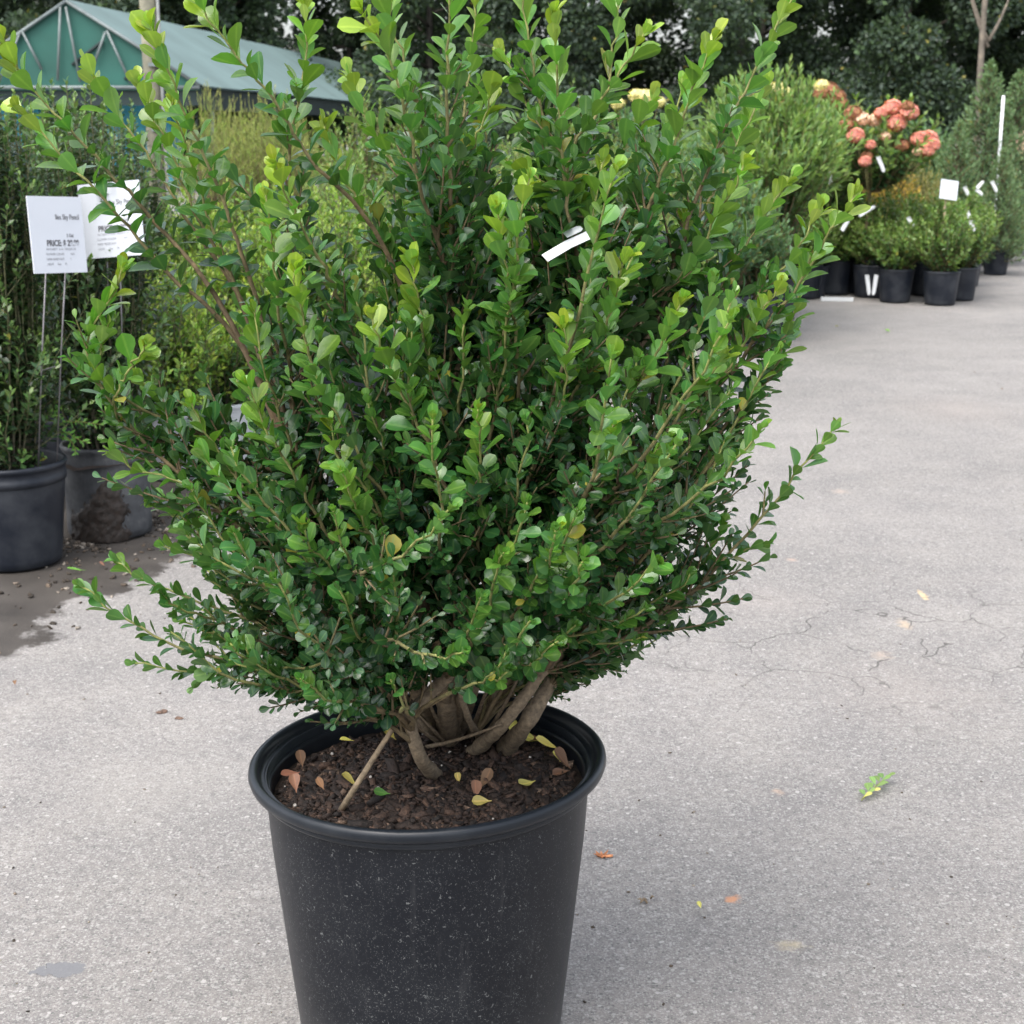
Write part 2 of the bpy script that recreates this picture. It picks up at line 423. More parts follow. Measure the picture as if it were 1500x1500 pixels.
def pot_mat(name, base, dust, fleck, rough=.42):
    """black nursery plastic with dust smears and small pale flecks"""
    m, nt, N, Lk, bs = new_mat(name)
    tc = N.new('ShaderNodeTexCoord')
    sep = N.new('ShaderNodeSeparateXYZ'); Lk.new(tc.outputs['Object'], sep.inputs[0])
    cl = nnode(nt, 'ShaderNodeTexNoise', Scale=9.0, Detail=5.0, Roughness=.6); Lk.new(tc.outputs['Object'], cl.inputs['Vector'])
    low = mth(nt, 'SUBTRACT', 1.0, mth(nt, 'DIVIDE', sep.outputs[2], .36, clamp=True))
    col = mixc(nt, mth(nt, 'MULTIPLY', ramp(nt, cl.outputs[0], [(.42, (0, 0, 0)), (.78, (1, 1, 1))]).outputs[0], dust), base, (.16, .17, .18))
    fl_total = None
    if fleck > 0:
        for sc, stretch, thr, rad, seed in ((430, (1, 1, 1), .82, .20, 0.0), (330, (1, 1, .35), .86, .15, 3.1), (300, (.4, .4, 1), .87, .14, 7.7), (640, (1, 1, 1), .78, .22, 5.2)):
            mp = N.new('ShaderNodeMapping'); mp.inputs['Scale'].default_value = stretch; mp.inputs['Location'].default_value = (seed, seed, seed)
            nzz = nnode(nt, 'ShaderNodeTexNoise', Scale=140.0, Detail=2.0); Lk.new(tc.outputs['Object'], nzz.inputs['Vector'])
            wv = nt.nodes.new('ShaderNodeVectorMath'); wv.operation = 'MULTIPLY_ADD'
            Lk.new(nzz.outputs['Color'], wv.inputs[0]); wv.inputs[1].default_value = (.012, .012, .012); Lk.new(tc.outputs['Object'], wv.inputs[2])
            Lk.new(wv.outputs[0], mp.inputs[0])
            vo = nnode(nt, 'ShaderNodeTexVoronoi', Scale=float(sc)); Lk.new(mp.outputs[0], vo.inputs['Vector'])
            sc_ = N.new('ShaderNodeSeparateColor'); Lk.new(vo.outputs['Color'], sc_.inputs[0])
            t = mth(nt, 'SUBTRACT', thr, mth(nt, 'MULTIPLY', low, .10 * fleck))
            t = mth(nt, 'SUBTRACT', t, mth(nt, 'MULTIPLY_ADD', cl.outputs[0], .30, -.15))
            on = mth(nt, 'GREATER_THAN', sc_.outputs[0], t)
            spot = mth(nt, 'LESS_THAN', vo.outputs['Distance'], mth(nt, 'MULTIPLY_ADD', sc_.outputs[1], .16, rad))
            f = mth(nt, 'MULTIPLY', mth(nt, 'MULTIPLY', on, spot), mth(nt, 'MULTIPLY_ADD', sc_.outputs[2], .75, .15))
            fl_total = f if fl_total is None else mth(nt, 'MAXIMUM', fl_total, f)
        # vertical scuffs and a dusty foot
        mp2 = N.new('ShaderNodeMapping'); mp2.inputs['Scale'].default_value = (70, 70, 3.0); Lk.new(tc.outputs['Object'], mp2.inputs[0])
        sc2 = nnode(nt, 'ShaderNodeTexNoise', Scale=1.0, Detail=4.0, Roughness=.6); Lk.new(mp2.outputs[0], sc2.inputs['Vector'])
        scuff = ramp(nt, sc2.outputs[0], [(.60, (0, 0, 0)), (.80, (1, 1, 1))]).outputs[0]
        col = mixc(nt, mth(nt, 'MULTIPLY', mth(nt, 'MULTIPLY', scuff, cl.outputs[0]), .22), col, (.20, .20, .20))
        foot = mth(nt, 'SUBTRACT', 1.0, mth(nt, 'DIVIDE', sep.outputs[2], .13, clamp=True))
        col = mixc(nt, mth(nt, 'MULTIPLY', mth(nt, 'MULTIPLY', foot, cl.outputs[0]), .30), col, (.17, .17, .165))
        # no flecks on the handled rim
        hz = mth(nt, 'LESS_THAN', sep.outputs[2], .385)
        col = mixc(nt, mth(nt, 'MULTIPLY', fl_total, mth(nt, 'MULTIPLY', hz, .5)), col, (.25, .26, .26))
    Lk.new(col, bs.inputs['Base Color'])
    bs.inputs['Specular IOR Level'].default_value = .32
    Lk.new(mth(nt, 'MULTIPLY_ADD', cl.outputs[0], .22, rough - .1), bs.inputs['Roughness'])
    bp = nnode(nt, 'ShaderNodeBump', Strength=.08, Distance=.003); Lk.new(cl.outputs[0], bp.inputs['Height']); Lk.new(bp.outputs[0], bs.inputs['Normal'])
    return m
M['pot'] = pot_mat('pot_black_flecked', (.0045, .0060, .0095), .05, .8, .38)
M['pot_rim'] = pot_mat('pot_black_rim', (.010, .013, .018), .12, 0, .30)
M['pot_plain'] = pot_mat('pot_black', (.009, .012, .019), .22, 0, .46)

def mud_pot_mat():
    m, nt, N, Lk, bs = new_mat('pot_grey_weathered')
    tc = N.new('ShaderNodeTexCoord')
    nz = nnode(nt, 'ShaderNodeTexNoise', Scale=14.0, Detail=6.0, Roughness=.65); Lk.new(tc.outputs['Object'], nz.inputs['Vector'])
    c = ramp(nt, nz.outputs[0], [(.3, (.02, .022, .026)), (.55, (.06, .064, .07)), (.75, (.14, .14, .14))]).outputs[0]
    Lk.new(c, bs.inputs['Base Color']); bs.inputs['Roughness'].default_value = .65
    bp = nnode(nt, 'ShaderNodeBump', Strength=.2, Distance=.004); Lk.new(nz.outputs[0], bp.inputs['Height']); Lk.new(bp.outputs[0], bs.inputs['Normal'])
    return m
M['mud_pot'] = mud_pot_mat()

def soil_mat(name, stops, rough=.9):
    m, nt, N, Lk, bs = new_mat(name)
    at = nnode(nt, 'ShaderNodeAttribute', attribute_name='age')
    tc = N.new('ShaderNodeTexCoord')
    nz = nnode(nt, 'ShaderNodeTexNoise', Scale=300.0, Detail=3.0); Lk.new(tc.outputs['Object'], nz.inputs['Vector'])
    c = ramp(nt, at.outputs['Fac'], stops).outputs[0]
    k = ramp(nt, nz.outputs[0], [(.3, (.5, .5, .5)), (.7, (1.4, 1.4, 1.4))]).outputs[0]
    Lk.new(mixc(nt, 1.0, c, k, 'MULTIPLY'), bs.inputs['Base Color']); bs.inputs['Roughness'].default_value = rough
    bp = nnode(nt, 'ShaderNodeBump', Strength=.8, Distance=.002); Lk.new(nz.outputs[0], bp.inputs['Height']); Lk.new(bp.outputs[0], bs.inputs['Normal'])
    return m
M['soil'] = soil_mat('potting_soil', [(0, (.022, .014, .010)), (1, (.035, .022, .016))])
M['chip'] = soil_mat('bark_chips', [(0, (.010, .0075, .0065)), (.45, (.034, .020, .0145)), (.8, (.088, .050, .033)), (.97, (.20, .14, .10)), (1, (.40, .34, .27))], .8)
M['mud'] = soil_mat('wet_mud', [(0, (.012, .009, .007)), (1, (.03, .02, .015))], .55)
M['crumb'] = soil_mat('ground_crumbs', [(0, (.03, .024, .018)), (.6, (.12, .09, .065)), (1, (.34, .30, .25))], .9)

# ------------------------------------------------------------------ ground
def ground_mat():
    m, nt, N, Lk, bs = new_mat('weathered_asphalt')
    geo = N.new('ShaderNodeNewGeometry'); pos = geo.outputs['Position']
    sep = N.new('ShaderNodeSeparateXYZ'); Lk.new(pos, sep.inputs[0])
    X, Y = sep.outputs[0], sep.outputs[1]
    def noise(sc, det=4., rough=.55):
        n = nnode(nt, 'ShaderNodeTexNoise', Scale=float(sc), Detail=det, Roughness=rough); Lk.new(pos, n.inputs['Vector']); return n
    big, mid, fine, grit = noise(.9, 5), noise(5, 5), noise(55, 5, .7), noise(260, 3, .7)
    base = ramp(nt, big.outputs[0], [(.3, (.190, .182, .175)), (.7, (.258, .244, .233))]).outputs[0]
    base = mixc(nt, 1.0, base, ramp(nt, mid.outputs[0], [(.3, (.88, .88, .89)), (.7, (1.1, 1.09, 1.07))]).outputs[0], 'MULTIPLY')
    base = mixc(nt, 1.0, base, ramp(nt, fine.outputs[0], [(.3, (.74, .74, .75)), (.5, (1, 1, 1)), (.72, (1.22, 1.21, 1.19))]).outputs[0], 'MULTIPLY')
    base = mixc(nt, 1.0, base, ramp(nt, grit.outputs[0], [(.32, (.72, .72, .73)), (.5, (1, 1, 1)), (.68, (1.22, 1.21, 1.2))]).outputs[0], 'MULTIPLY')
    # aggregate stones: pale and dark
    def stones(scale, thr, rad, amt, col, base):
        vo = nnode(nt, 'ShaderNodeTexVoronoi', Scale=float(scale)); Lk.new(pos, vo.inputs['Vector'])
        sc_ = N.new('ShaderNodeSeparateColor'); Lk.new(vo.outputs['Color'], sc_.inputs[0])
        f = mth(nt, 'MULTIPLY', mth(nt, 'GREATER_THAN', sc_.outputs[0], thr), mth(nt, 'LESS_THAN', vo.outputs['Distance'], mth(nt, 'MULTIPLY_ADD', sc_.outputs[1], rad * .6, rad * .6)))
        f = mth(nt, 'MULTIPLY', f, mth(nt, 'MULTIPLY_ADD', sc_.outputs[2], .6 * amt, .4 * amt))
        return mixc(nt, f, base, col)
    base = stones(190, .70, .55, .6, (.40, .39, .37), base)
    base = stones(330, .62, .55, .6, (.40, .39, .37), base)
    base = stones(105, .93, .42, .7, (.46, .44, .42), base)
    base = stones(210, .74, .5, .7, (.10, .10, .10), base)
    # spots with a shape of their own: rust smudges, pale scuffs, a sealed patch
    def spot(px, py, rx, ry, soft, amp, seed=0):
        g = HP(px, py)
        dx = mth(nt, 'DIVIDE', mth(nt, 'SUBTRACT', X, float(g[0])), rx)
        dy = mth(nt, 'DIVIDE', mth(nt, 'SUBTRACT', Y, float(g[1])), ry)
        d = mth(nt, 'SQRT', mth(nt, 'ADD', mth(nt, 'MULTIPLY', dx, dx), mth(nt, 'MULTIPLY', dy, dy)))
        n = noise(60, 4)
        d = mth(nt, 'ADD', d, mth(nt, 'MULTIPLY_ADD', n.outputs[0], 2.2, -1.1))
        f = mth(nt, 'DIVIDE', mth(nt, 'SUBTRACT', 1.0, d), soft, clamp=True)
        return mth(nt, 'MULTIPLY', f, amp)
    for px, py, rx, ry, so, am, c in (
            (1074, 1317, .016, .017, .7, .9, (.50, .25, .14)), (1140, 1160, .016, .015, 1., .6, (.48, .33, .23)),
            (1352, 872, .012, .05, .8, .95, (.62, .46, .26)), (1325, 915, .02, .05, 1., .7, (.52, .40, .27)),
            (1160, 820, .02, .025, 1., .6, (.48, .36, .29)), (1160, 1385, .03, .02, 1., .6, (.46, .39, .26)),
            (1230, 720, .04, .05, 1., .5, (.42, .34, .28)), (1290, 960, .03, .04, 1., .5, (.48, .38, .3)),
            (1400, 600, .35, .45, 1.2, .4, (.34, .295, .265)), (1330, 1010, .25, .3, 1.2, .3, (.33, .29, .265)), (1120, 880, .2, .2, 1.2, .3, (.33, .29, .265)), (250, 1150, .25, .3, 1.2, .3, (.30, .285, .265))):
        base = mixc(nt, spot(px, py, rx, ry, so, am), base, c)
    seal = spot(88, 1420, .038, .022, .12, 1.0)
    base = mixc(nt, mth(nt, 'MULTIPLY', seal, .9), base, (.150, .152, .160))
    # hairline cracks, in the worn area to the right
    wv = nt.nodes.new('ShaderNodeVectorMath'); wv.operation = 'MULTIPLY_ADD'
    wn_ = noise(6, 3, .5)
    Lk.new(wn_.outputs['Color'], wv.inputs[0]); wv.inputs[1].default_value = (.16, .16, .16); Lk.new(pos, wv.inputs[2])
    vo = nnode(nt, 'ShaderNodeTexVoronoi', Scale=4.6, feature='DISTANCE_TO_EDGE'); Lk.new(wv.outputs[0], vo.inputs['Vector'])
    g = HP(1270, 930)
    dx = mth(nt, 'DIVIDE', mth(nt, 'SUBTRACT', X, float(g[0])), .75); dy = mth(nt, 'DIVIDE', mth(nt, 'SUBTRACT', Y, float(g[1])), .62)
    reg = mth(nt, 'SUBTRACT', 1.25, mth(nt, 'SQRT', mth(nt, 'ADD', mth(nt, 'MULTIPLY', dx, dx), mth(nt, 'MULTIPLY', dy, dy))), clamp=True)
    brk = ramp(nt, noise(11, 3).outputs[0], [(.40, (0, 0, 0)), (.48, (1, 1, 1))]).outputs[0]
    crk = mth(nt, 'MULTIPLY', mth(nt, 'LESS_THAN', vo.outputs['Distance'], mth(nt, 'MULTIPLY_ADD', fine.outputs[0], .026, -.004)), mth(nt, 'MULTIPLY', reg, brk, clamp=True))
    base = mixc(nt, mth(nt, 'MULTIPLY', crk, .9, clamp=True), base, (.085, .08, .076))
    # damp, soil-stained strip under the left-hand pots
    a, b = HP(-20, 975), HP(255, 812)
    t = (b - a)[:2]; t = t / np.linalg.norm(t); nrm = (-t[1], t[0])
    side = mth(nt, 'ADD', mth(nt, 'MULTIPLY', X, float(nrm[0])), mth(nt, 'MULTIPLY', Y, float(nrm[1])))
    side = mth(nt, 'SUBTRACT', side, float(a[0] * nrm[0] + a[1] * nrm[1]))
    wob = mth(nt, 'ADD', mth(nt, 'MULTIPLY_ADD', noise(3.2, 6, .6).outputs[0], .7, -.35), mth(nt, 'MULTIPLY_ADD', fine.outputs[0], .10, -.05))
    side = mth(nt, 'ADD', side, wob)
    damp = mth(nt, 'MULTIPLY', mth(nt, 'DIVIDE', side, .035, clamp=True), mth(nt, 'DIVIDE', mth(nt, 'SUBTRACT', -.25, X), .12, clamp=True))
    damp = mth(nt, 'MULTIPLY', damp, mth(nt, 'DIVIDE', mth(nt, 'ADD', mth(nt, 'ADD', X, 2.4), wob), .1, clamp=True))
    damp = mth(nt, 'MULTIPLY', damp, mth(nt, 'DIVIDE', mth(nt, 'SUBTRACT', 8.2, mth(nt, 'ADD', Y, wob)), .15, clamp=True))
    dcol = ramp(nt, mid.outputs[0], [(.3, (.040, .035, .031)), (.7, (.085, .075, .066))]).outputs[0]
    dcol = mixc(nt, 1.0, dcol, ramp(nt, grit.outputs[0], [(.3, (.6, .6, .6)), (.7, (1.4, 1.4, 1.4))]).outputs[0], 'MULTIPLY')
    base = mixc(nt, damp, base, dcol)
    Lk.new(base, bs.inputs['Base Color'])
    rg = mth(nt, 'SUBTRACT', .88, mth(nt, 'MULTIPLY', damp, .25))
    Lk.new(mth(nt, 'SUBTRACT', rg, mth(nt, 'MULTIPLY', seal, .35)), bs.inputs['Roughness'])
    bs.inputs['Specular IOR Level'].default_value = .3
    h = mth(nt, 'ADD', mth(nt, 'MULTIPLY', fine.outputs[0], .5), mth(nt, 'MULTIPLY', grit.outputs[0], .8))
    h = mth(nt, 'SUBTRACT', h, mth(nt, 'MULTIPLY', crk, .8))
    h = mth(nt, 'MULTIPLY', h, mth(nt, 'SUBTRACT', 1.0, mth(nt, 'MULTIPLY', seal, .85)))
    bp = nnode(nt, 'ShaderNodeBump', Strength=.55, Distance=.006); Lk.new(h, bp.inputs['Height']); Lk.new(bp.outputs[0], bs.inputs['Normal'])
    return m
M['ground'] = ground_mat()
g = obj('asphalt_ground', mesh('asphalt_ground', [(-220, -20, 0), (220, -20, 0), (220, 320, 0), (-220, 320, 0)], [(0, 1, 2, 3)], False), M['ground'], kind='structure')

# ------------------------------------------------------------------ woodland behind the nursery
def foliage_cloud(rng, centres, radii, n_per, L, age_fn):
    bs, Ds, Ns, Ls, ag = [], [], [], [], []
    for c, r in zip(centres, radii):
        n = int(n_per * (r / np.mean(radii)) ** 2)
        d = norm(rng.normal(size=(n, 3)))
        rr = r * rng.random(n) ** .45
        p = c + d * rr[:, None] * np.array((1, 1, .75))
        bs.append(p); Ds.append(norm(d + rng.normal(0, .7, (n, 3)) + np.array((0, 0, -.2))))
        Ns.append(norm(rng.normal(0, .6, (n, 3)) + np.array((0, 0, .9)) + d * .5))
        Ls.append(L * rng.uniform(.6, 1.3, n)); ag.append(age_fn(n))
    return map(np.concatenate, (bs, Ds, Ns, Ls, ag))

def make_tree(seed, height, width, crown0):
    rng = np.random.default_rng(seed)
    tb = MB()
    top = np.array((rng.normal(0, .4), rng.normal(0, .4), height * .93))
    tp = smooth_path([(0, 0, -.1), (rng.normal(0, .15), rng.normal(0, .15), height * .4), top], 10)
    tb.tube(tp, np.linspace(.15, .03, 10), 8, .9)
    cen, rad = [], []
    nl = 26
    for i in range(nl):
        h = crown0 + (height - crown0) * (i + .5) / nl
        base = np.array([np.interp(h * .9, tp[:, 2], tp[:, k]) for k in range(3)])
        az = i * 2.4 + rng.normal(0, .3)
        prof = math.sin(math.pi * min(1, .18 + .8 * (h - crown0) / (height - crown0))) ** .6
        ln = width / 2 * prof * rng.uniform(.6, 1.05)
        e = base + np.array((math.cos(az) * ln, math.sin(az) * ln, ln * rng.uniform(.1, .5)))
        tb.tube(bez(base, (base + e) / 2 + np.array((0, 0, -.1)), e, n=6), np.linspace(.06, .015, 6), 5, .6)
        for k in range(3):
            t = rng.uniform(.45, 1.05)
            cen.append(base + (e - base) * t + rng.normal(0, .35, 3)); rad.append(rng.uniform(.55, 1.0))
    cen, rad = np.array(cen), np.array(rad)
    b, D, N, L, a = foliage_cloud(rng, cen, rad, 760, .155, lambda n: np.clip(rng.normal(rng.uniform(.2, .8), .2, n), 0, 1))
    return tb.mesh('tree_trunk', True, M['trunk']), leaf_mesh('tree_crown', b, D, N, L, L * .75, a, rng, 'quad')
tree_kinds = [make_tree(11, 13, 7.5, .6), make_tree(12, 14.5, 8.5, 1.0), make_tree(13, 12, 6.5, .4), make_tree(14, 15, 7.5, 2.2)]
for k in tree_kinds:
    k[1].materials.append(M['wood'])
rngT = np.random.default_rng(5)
tree_labels = {
    'near': 'dark green woodland tree in the front row of the treeline behind the nursery',
    'far': 'shadowy woodland tree in the back row of the treeline behind the nursery'}
for row, (y0, n, x0, x1, lab) in enumerate(((50, 14, -36, 34, 'near'), (57, 15, -40, 38, 'far'))):
    for i in range(n):
        x = x0 + (x1 - x0) * (i + .5) / n + rngT.uniform(-1, 1)
        y = y0 + rngT.uniform(-2, 2)
        k = tree_kinds[int(rngT.integers(0, 4))]
        t = thing('woodland_tree', tree_labels[lab], 'tree', (x, y, 0), rngT.uniform(0, 6.28), 'woodland trees, %s row' % lab)
        t.scale = (1, 1, rngT.uniform(.9, 1.1))
        obj('trunk', k[0], None, t)
        obj('crown', k[1], None, t, kind='stuff')
# undergrowth that closes the foot of the wood: one mass
rng = np.random.default_rng(77)
cx = np.stack([rng.uniform(-44, 42, 520), rng.uniform(60, 67, 520), rng.uniform(.3, 12, 520)], -1)
b, D, N, L, a = foliage_cloud(rng, cx, rng.uniform(1.2, 2.2, 520), 300, .30, lambda n: np.clip(rng.normal(.7, .2, n), 0, 1))
o = obj('distant_woodland', leaf_mesh('distant_woodland', b, D, N, L, L * .75, a, rng, 'quad'), M['wood'], kind='stuff')
tag(o, 'dense dark woodland mass closing the view behind the treeline', 'woodland')

cx = np.stack([rng.uniform(-36, 34, 190), rng.uniform(46.5, 49, 190), rng.uniform(.1, 2.6, 190)], -1)
b, D, N, L, a = foliage_cloud(rng, cx, rng.uniform(.6, 1.2, 190), 330, .15, lambda n: np.clip(rng.normal(rng.uniform(.2, .9), .2, n), 0, 1))
o = obj('undergrowth', leaf_mesh('undergrowth', b, D, N, L, L * .7, a, rng, 'quad'), M['wood'], kind='stuff')
tag(o, 'dark leafy undergrowth along the foot of the treeline', 'undergrowth')

# slim bare-stemmed tree standing in front of the wood at the right
pb = HP(1425, 262)
ty = 32.0
p0, p1 = P(1430, 215, ty), P(1449, -60, ty)
bt = thing('slender_tree', 'slender pale bare trunk standing before the dark wood, above the conifers', 'tree', (p0[0], ty, 0))
mb = MB()
pts = np.array([(0, 0, -.05), (.02, 0, p0[2] * .6), (0, 0, p0[2]), (p1[0] - p0[0] - .04, 0, p1[2] * .8), (p1[0] - p0[0], 0, p1[2]), (p1[0] - p0[0] + .1, 0, p1[2] + 2)])
mb.tube(smooth_path(pts, 14), np.linspace(.075, .04, 14), 8, 0)
for s in (-1, 1, -1):
    z = rngT.uniform(2.5, 4.5)
    mb.tube(bez((.1, 0, z), (.1 + s * .3, 0, z + .5), (.1 + s * .5, .1, z + 1.3), n=6), np.linspace(.04, .01, 6), 5, 0)
mb.build('trunk', M['trunk'], bt)
cb = [np.array((s * rngT.uniform(.5, 1.4) + .2, rngT.uniform(-.4, .4), rngT.uniform(4.6, 7))) for s in (-1, 1) for _ in range(6)]
b, D, N, L, a = foliage_cloud(rngT, cb, np.full(12, .5), 60, .13, lambda n: rngT.uniform(0, .6, n))
obj('crown', leaf_mesh('sparse_crown', b, D, N, L, L * .6, a, rngT), M['wood'], bt, kind='stuff')

# ------------------------------------------------------------------ green-covered greenhouse
GY = 30.0
def ghp(px, py):
    return P(px, py, GY)
apex, le, re = ghp(97, 3), ghp(-55, 118), ghp(293, 127)
le = np.array((2 * apex[0] - re[0], GY, re[2]))
org = np.array((apex[0], GY, 0))
gh = thing('greenhouse', 'long greenhouse with pale green roof fabric and dark green gable sheet', 'greenhouse', org)
hw, ez, az_ = re[0] - apex[0], re[2], apex[2]
LEN = 60.0
DX = 4.6      # the house runs slightly to the right as it recedes
def gl(x, y, z):
    return (x + DX * y / LEN, y, z)
# roof: two sheets with slight sag between hoops
for s, nm in ((1, 'roof_cover'), (-1, 'roof_cover')):
    ns, ny = 7, 30
    v = []
    for j in range(ny + 1):
        for i in range(ns + 1):
            t = i / ns
            y = -.05 + (LEN + .05) * j / ny
            sag = .035 * math.sin(math.pi * t) + .012 * math.sin(j * 2.1)
            v.append(gl(s * (hw + .08) * t, y, az_ + .06 + (ez - az_) * t * 1.03 - sag * .6))
    f = [(j * (ns + 1) + i, j * (ns + 1) + i + 1, (j + 1) * (ns + 1) + i + 1, (j + 1) * (ns + 1) + i) for j in range(ny) for i in range(ns)]
    nv = len(v)
    v += [(x, y, z - .03) for x, y, z in v]
    f2 = f + [tuple(k + nv for k in q[::-1]) for q in f]
    obj(nm, mesh(nm, v, f2), M['roof_cover'], gh)
gz = ghp(100, 128)[2]
mb = MB()
gv = [(-hw, 0.06, ez), (0, .06, az_), (hw, .06, ez), (hw, .06, gz - .05), (-hw, .06, gz - .05)]
gv2 = gv + [(x, y + .03, z) for x, y, z in gv]
mb.add(gv2, [(0, 1, 2, 3, 4), (9, 8, 7, 6, 5), (0, 5, 6, 1), (1, 6, 7, 2), (2, 7, 8, 3), (3, 8, 9, 4), (4, 9, 5, 0)])
mb.build('gable_sheet', M['tarp'], gh, smooth=False)
def bar(a_, b_, r=.03, nm='frame_bar'):
    m_ = MB(); m_.tube([a_, (np.array(a_) + np.array(b_)) / 2, b_], r, 8); m_.build(nm, M['galv'], gh)
def lg(px, py, y=-.03):
    q = ghp(px, py) - org
    return (q[0], y, q[2])
rake = lambda px: (lambda t: (px, 3 + (127 - 3) * t))((px - 97) / 196.0)
bar((0, -.02, az_ + .02), (hw, -.02, ez + .02), .035); bar((0, -.021, az_ + .02), (-hw, -.021, ez + .02), .035)
for a_, b_ in (((89, 10), (85, 118)), ((97, 10), (118, 120)), ((157, 45), (192, 122)), ((155, 47), (138, 95)), ((33, 46), (62, 102)), ((30, 48), (-5, 130))):
    bar(lg(*a_), lg(*b_), .024)
for a_, b_ in (((105, 95), (150, 60)), ((182, 116), (216, 95))):
    m_ = MB(); m_.tube([lg(*a_, y=.02), lg(*b_, y=.02)], .03, 6); m_.build('brace', M['dark_net'], gh)
bar((-hw, -.025, gz), (hw, -.025, gz), .035, 'tie_bar')
# shade netting below the tie bar and along the right eave
nz_ = ghp(100, 152)[2]
mb = MB(); mb.box((0, .1, (gz + nz_) / 2 - .03), (2 * hw, .04, gz - nz_ + .0)); mb.build('shade_net', M['dark_net'], gh, smooth=False)
mb = MB()
v, f = [], []
for j in range(13):
    y = .1 + (LEN - .1) * j / 12
    for z in (ez - .03, ez - .42):
        v.append(gl(hw - .02, y, z))
f = [(2 * j, 2 * j + 1, 2 * j + 3, 2 * j + 2) for j in range(12)]
nv = len(v); v += [(x - .03, y, z) for x, y, z in v]; f += [tuple(k + nv for k in q[::-1]) for q in f]
mb.add(v, f); mb.build('shade_net', M['dark_net'], gh, smooth=False)
for s in (-1, 1):
    for j in range(8):
        x, y, z = gl(s * (hw - .06), 1 + j * 8, 0)
        m_ = MB(); m_.tube([(x, y, -.05), (x, y, 1), (x, y, ez)], .045, 8); m_.build('post', M['galv'], gh)
# turquoise sheeted stacks under the greenhouse
for px, lab in ((20, 'turquoise sheeted stack under the greenhouse, at the left picture edge'), (210, 'turquoise sheeted stack under the greenhouse, beside the wooden pole')):
    q = P(px, 165, GY + 2)
    t = thing('sheeted_stack', lab, 'sheeted stack', (q[0], GY + 2, 0))
    m_ = MB(); m_.box((0, 0, q[2] / 2 + .1), (1.3, 1.0, q[2] + .2)); m_.build('cover', M['turquoise'], t, smooth=False)
    m_ = MB(); m_.box((0, 0, .06), (1.4, 1.1, .12)); m_.build('pallet', M['pole_wood'], t, smooth=False)

# wooden pole with a conduit
pY = 14.0
q0, q1 = P(227, 205, pY), P(227, -80, pY)
pole = thing('wooden_pole', 'weathered round wooden pole with grey conduit in front of the greenhouse', 'pole', (q0[0], pY, 0))
m_ = MB(); m_.tube([(0, 0, -.1), (0, 0, 1.5), (0, 0, 6)], [.078, .072, .062], 16); m_.build('post', M['pole_wood'], pole)
m_ = MB(); m_.tube([(.092, -.02, 0), (.092, -.02, 3), (.092, -.02, 6)], .014, 8); m_.build('conduit', M['conduit'], pole)
for z in (1.2, 1.75, 2.6):
    m_ = MB(); m_.box((.05, -.04, z), (.11, .09, .03)); m_.build('clamp', M['galv'], pole, smooth=False)

# white pipe at the far right
q = P(1470, 140, 14.0)
m_ = MB(); m_.tube([(0, 0, 0), (0, 0, q[2] * .5), (0, 0, q[2])], .0135, 10)
o = m_.build('white_pipe', M['pole_white'], None, loc=(q[0], 14.0, 0)); tag(o, 'upright white plastic pipe among the blue green conifers at the right', 'pipe')

# bark mound far right
rng = np.random.default_rng(3)
q = HP(1520, 300)
th = np.linspace(0, 2 * math.pi, 40, endpoint=False); rr = np.linspace(0, 1, 14)
v = []
for r_ in rr:
    for t_ in th:
        v.append((1.6 * r_ * math.cos(t_), 1.6 * r_ * math.sin(t_), 1.35 * (1 - r_ ** 1.4) + rng.normal(0, .03) * (r_ < 1) - .02))
f = [(i * 40 + j, i * 40 + (j + 1) % 40, (i + 1) * 40 + (j + 1) % 40, (i + 1) * 40 + j) for i in range(13) for j in range(40)]
o = obj('bark_mound', mesh('bark_mound', v, f), M['mound'], loc=(P(1530, 200, 27)[0], 27, 0))
tag(o, 'heap of pale brown bark mulch at the far right edge', 'mulch heap')

# ------------------------------------------------------------------ nursery pots and background plants
def pot_mesh(name, r_top, r_base, h, mat, rims=2, segs=44, squash=0.):
    t = .006
    pr = [(0.001, .004), (r_base * .93, .004), (r_base, .012), (r_base + .002, .03)]
    if rims == 2:
        pr += [(r_top * .955, h * .80), (r_top * .958, h * .815), (r_top * .99, h * .82), (r_top * .992, h * .875), (r_top * .975, h * .885), (r_top * .98, h * .945)]
    else:
        pr += [(r_top * .97, h - .035), (r_top * .975, h - .02)]
    pr += [(r_top, h - .014), (r_top + .003, h - .006), (r_top, h), (r_top - .006, h + .001), (r_top - .010, h - .006), (r_top * .955 - .006, h * .8), (r_base * .99, h * .6)]
    v, f = lathe(pr, segs)
    me = mesh(name, v, f, True, age=np.zeros(len(v)))
    me.materials.append(mat)
    return me
def soil_mesh(name, r, z, rng, mat=None):
    v, f = [(0, 0, z + .01)], []
    for i in range(1, 6):
        for j in range(24):
            a_ = j * 2 * math.pi / 24
            v.append((r * i / 5 * math.cos(a_), r * i / 5 * math.sin(a_), z + rng.normal(0, .004)))
    f = [(0, 1 + j, 1 + (j + 1) % 24) for j in range(24)]
    f += [(1 + i * 24 + j, 1 + (i + 1) * 24 + j, 1 + (i + 1) * 24 + (j + 1) % 24, 1 + i * 24 + (j + 1) % 24) for i in range(4) for j in range(24)]
    me = mesh(name, v, f, True, age=np.full(len(v), .5))
    me.materials.append(mat or M['soil'])
    return me

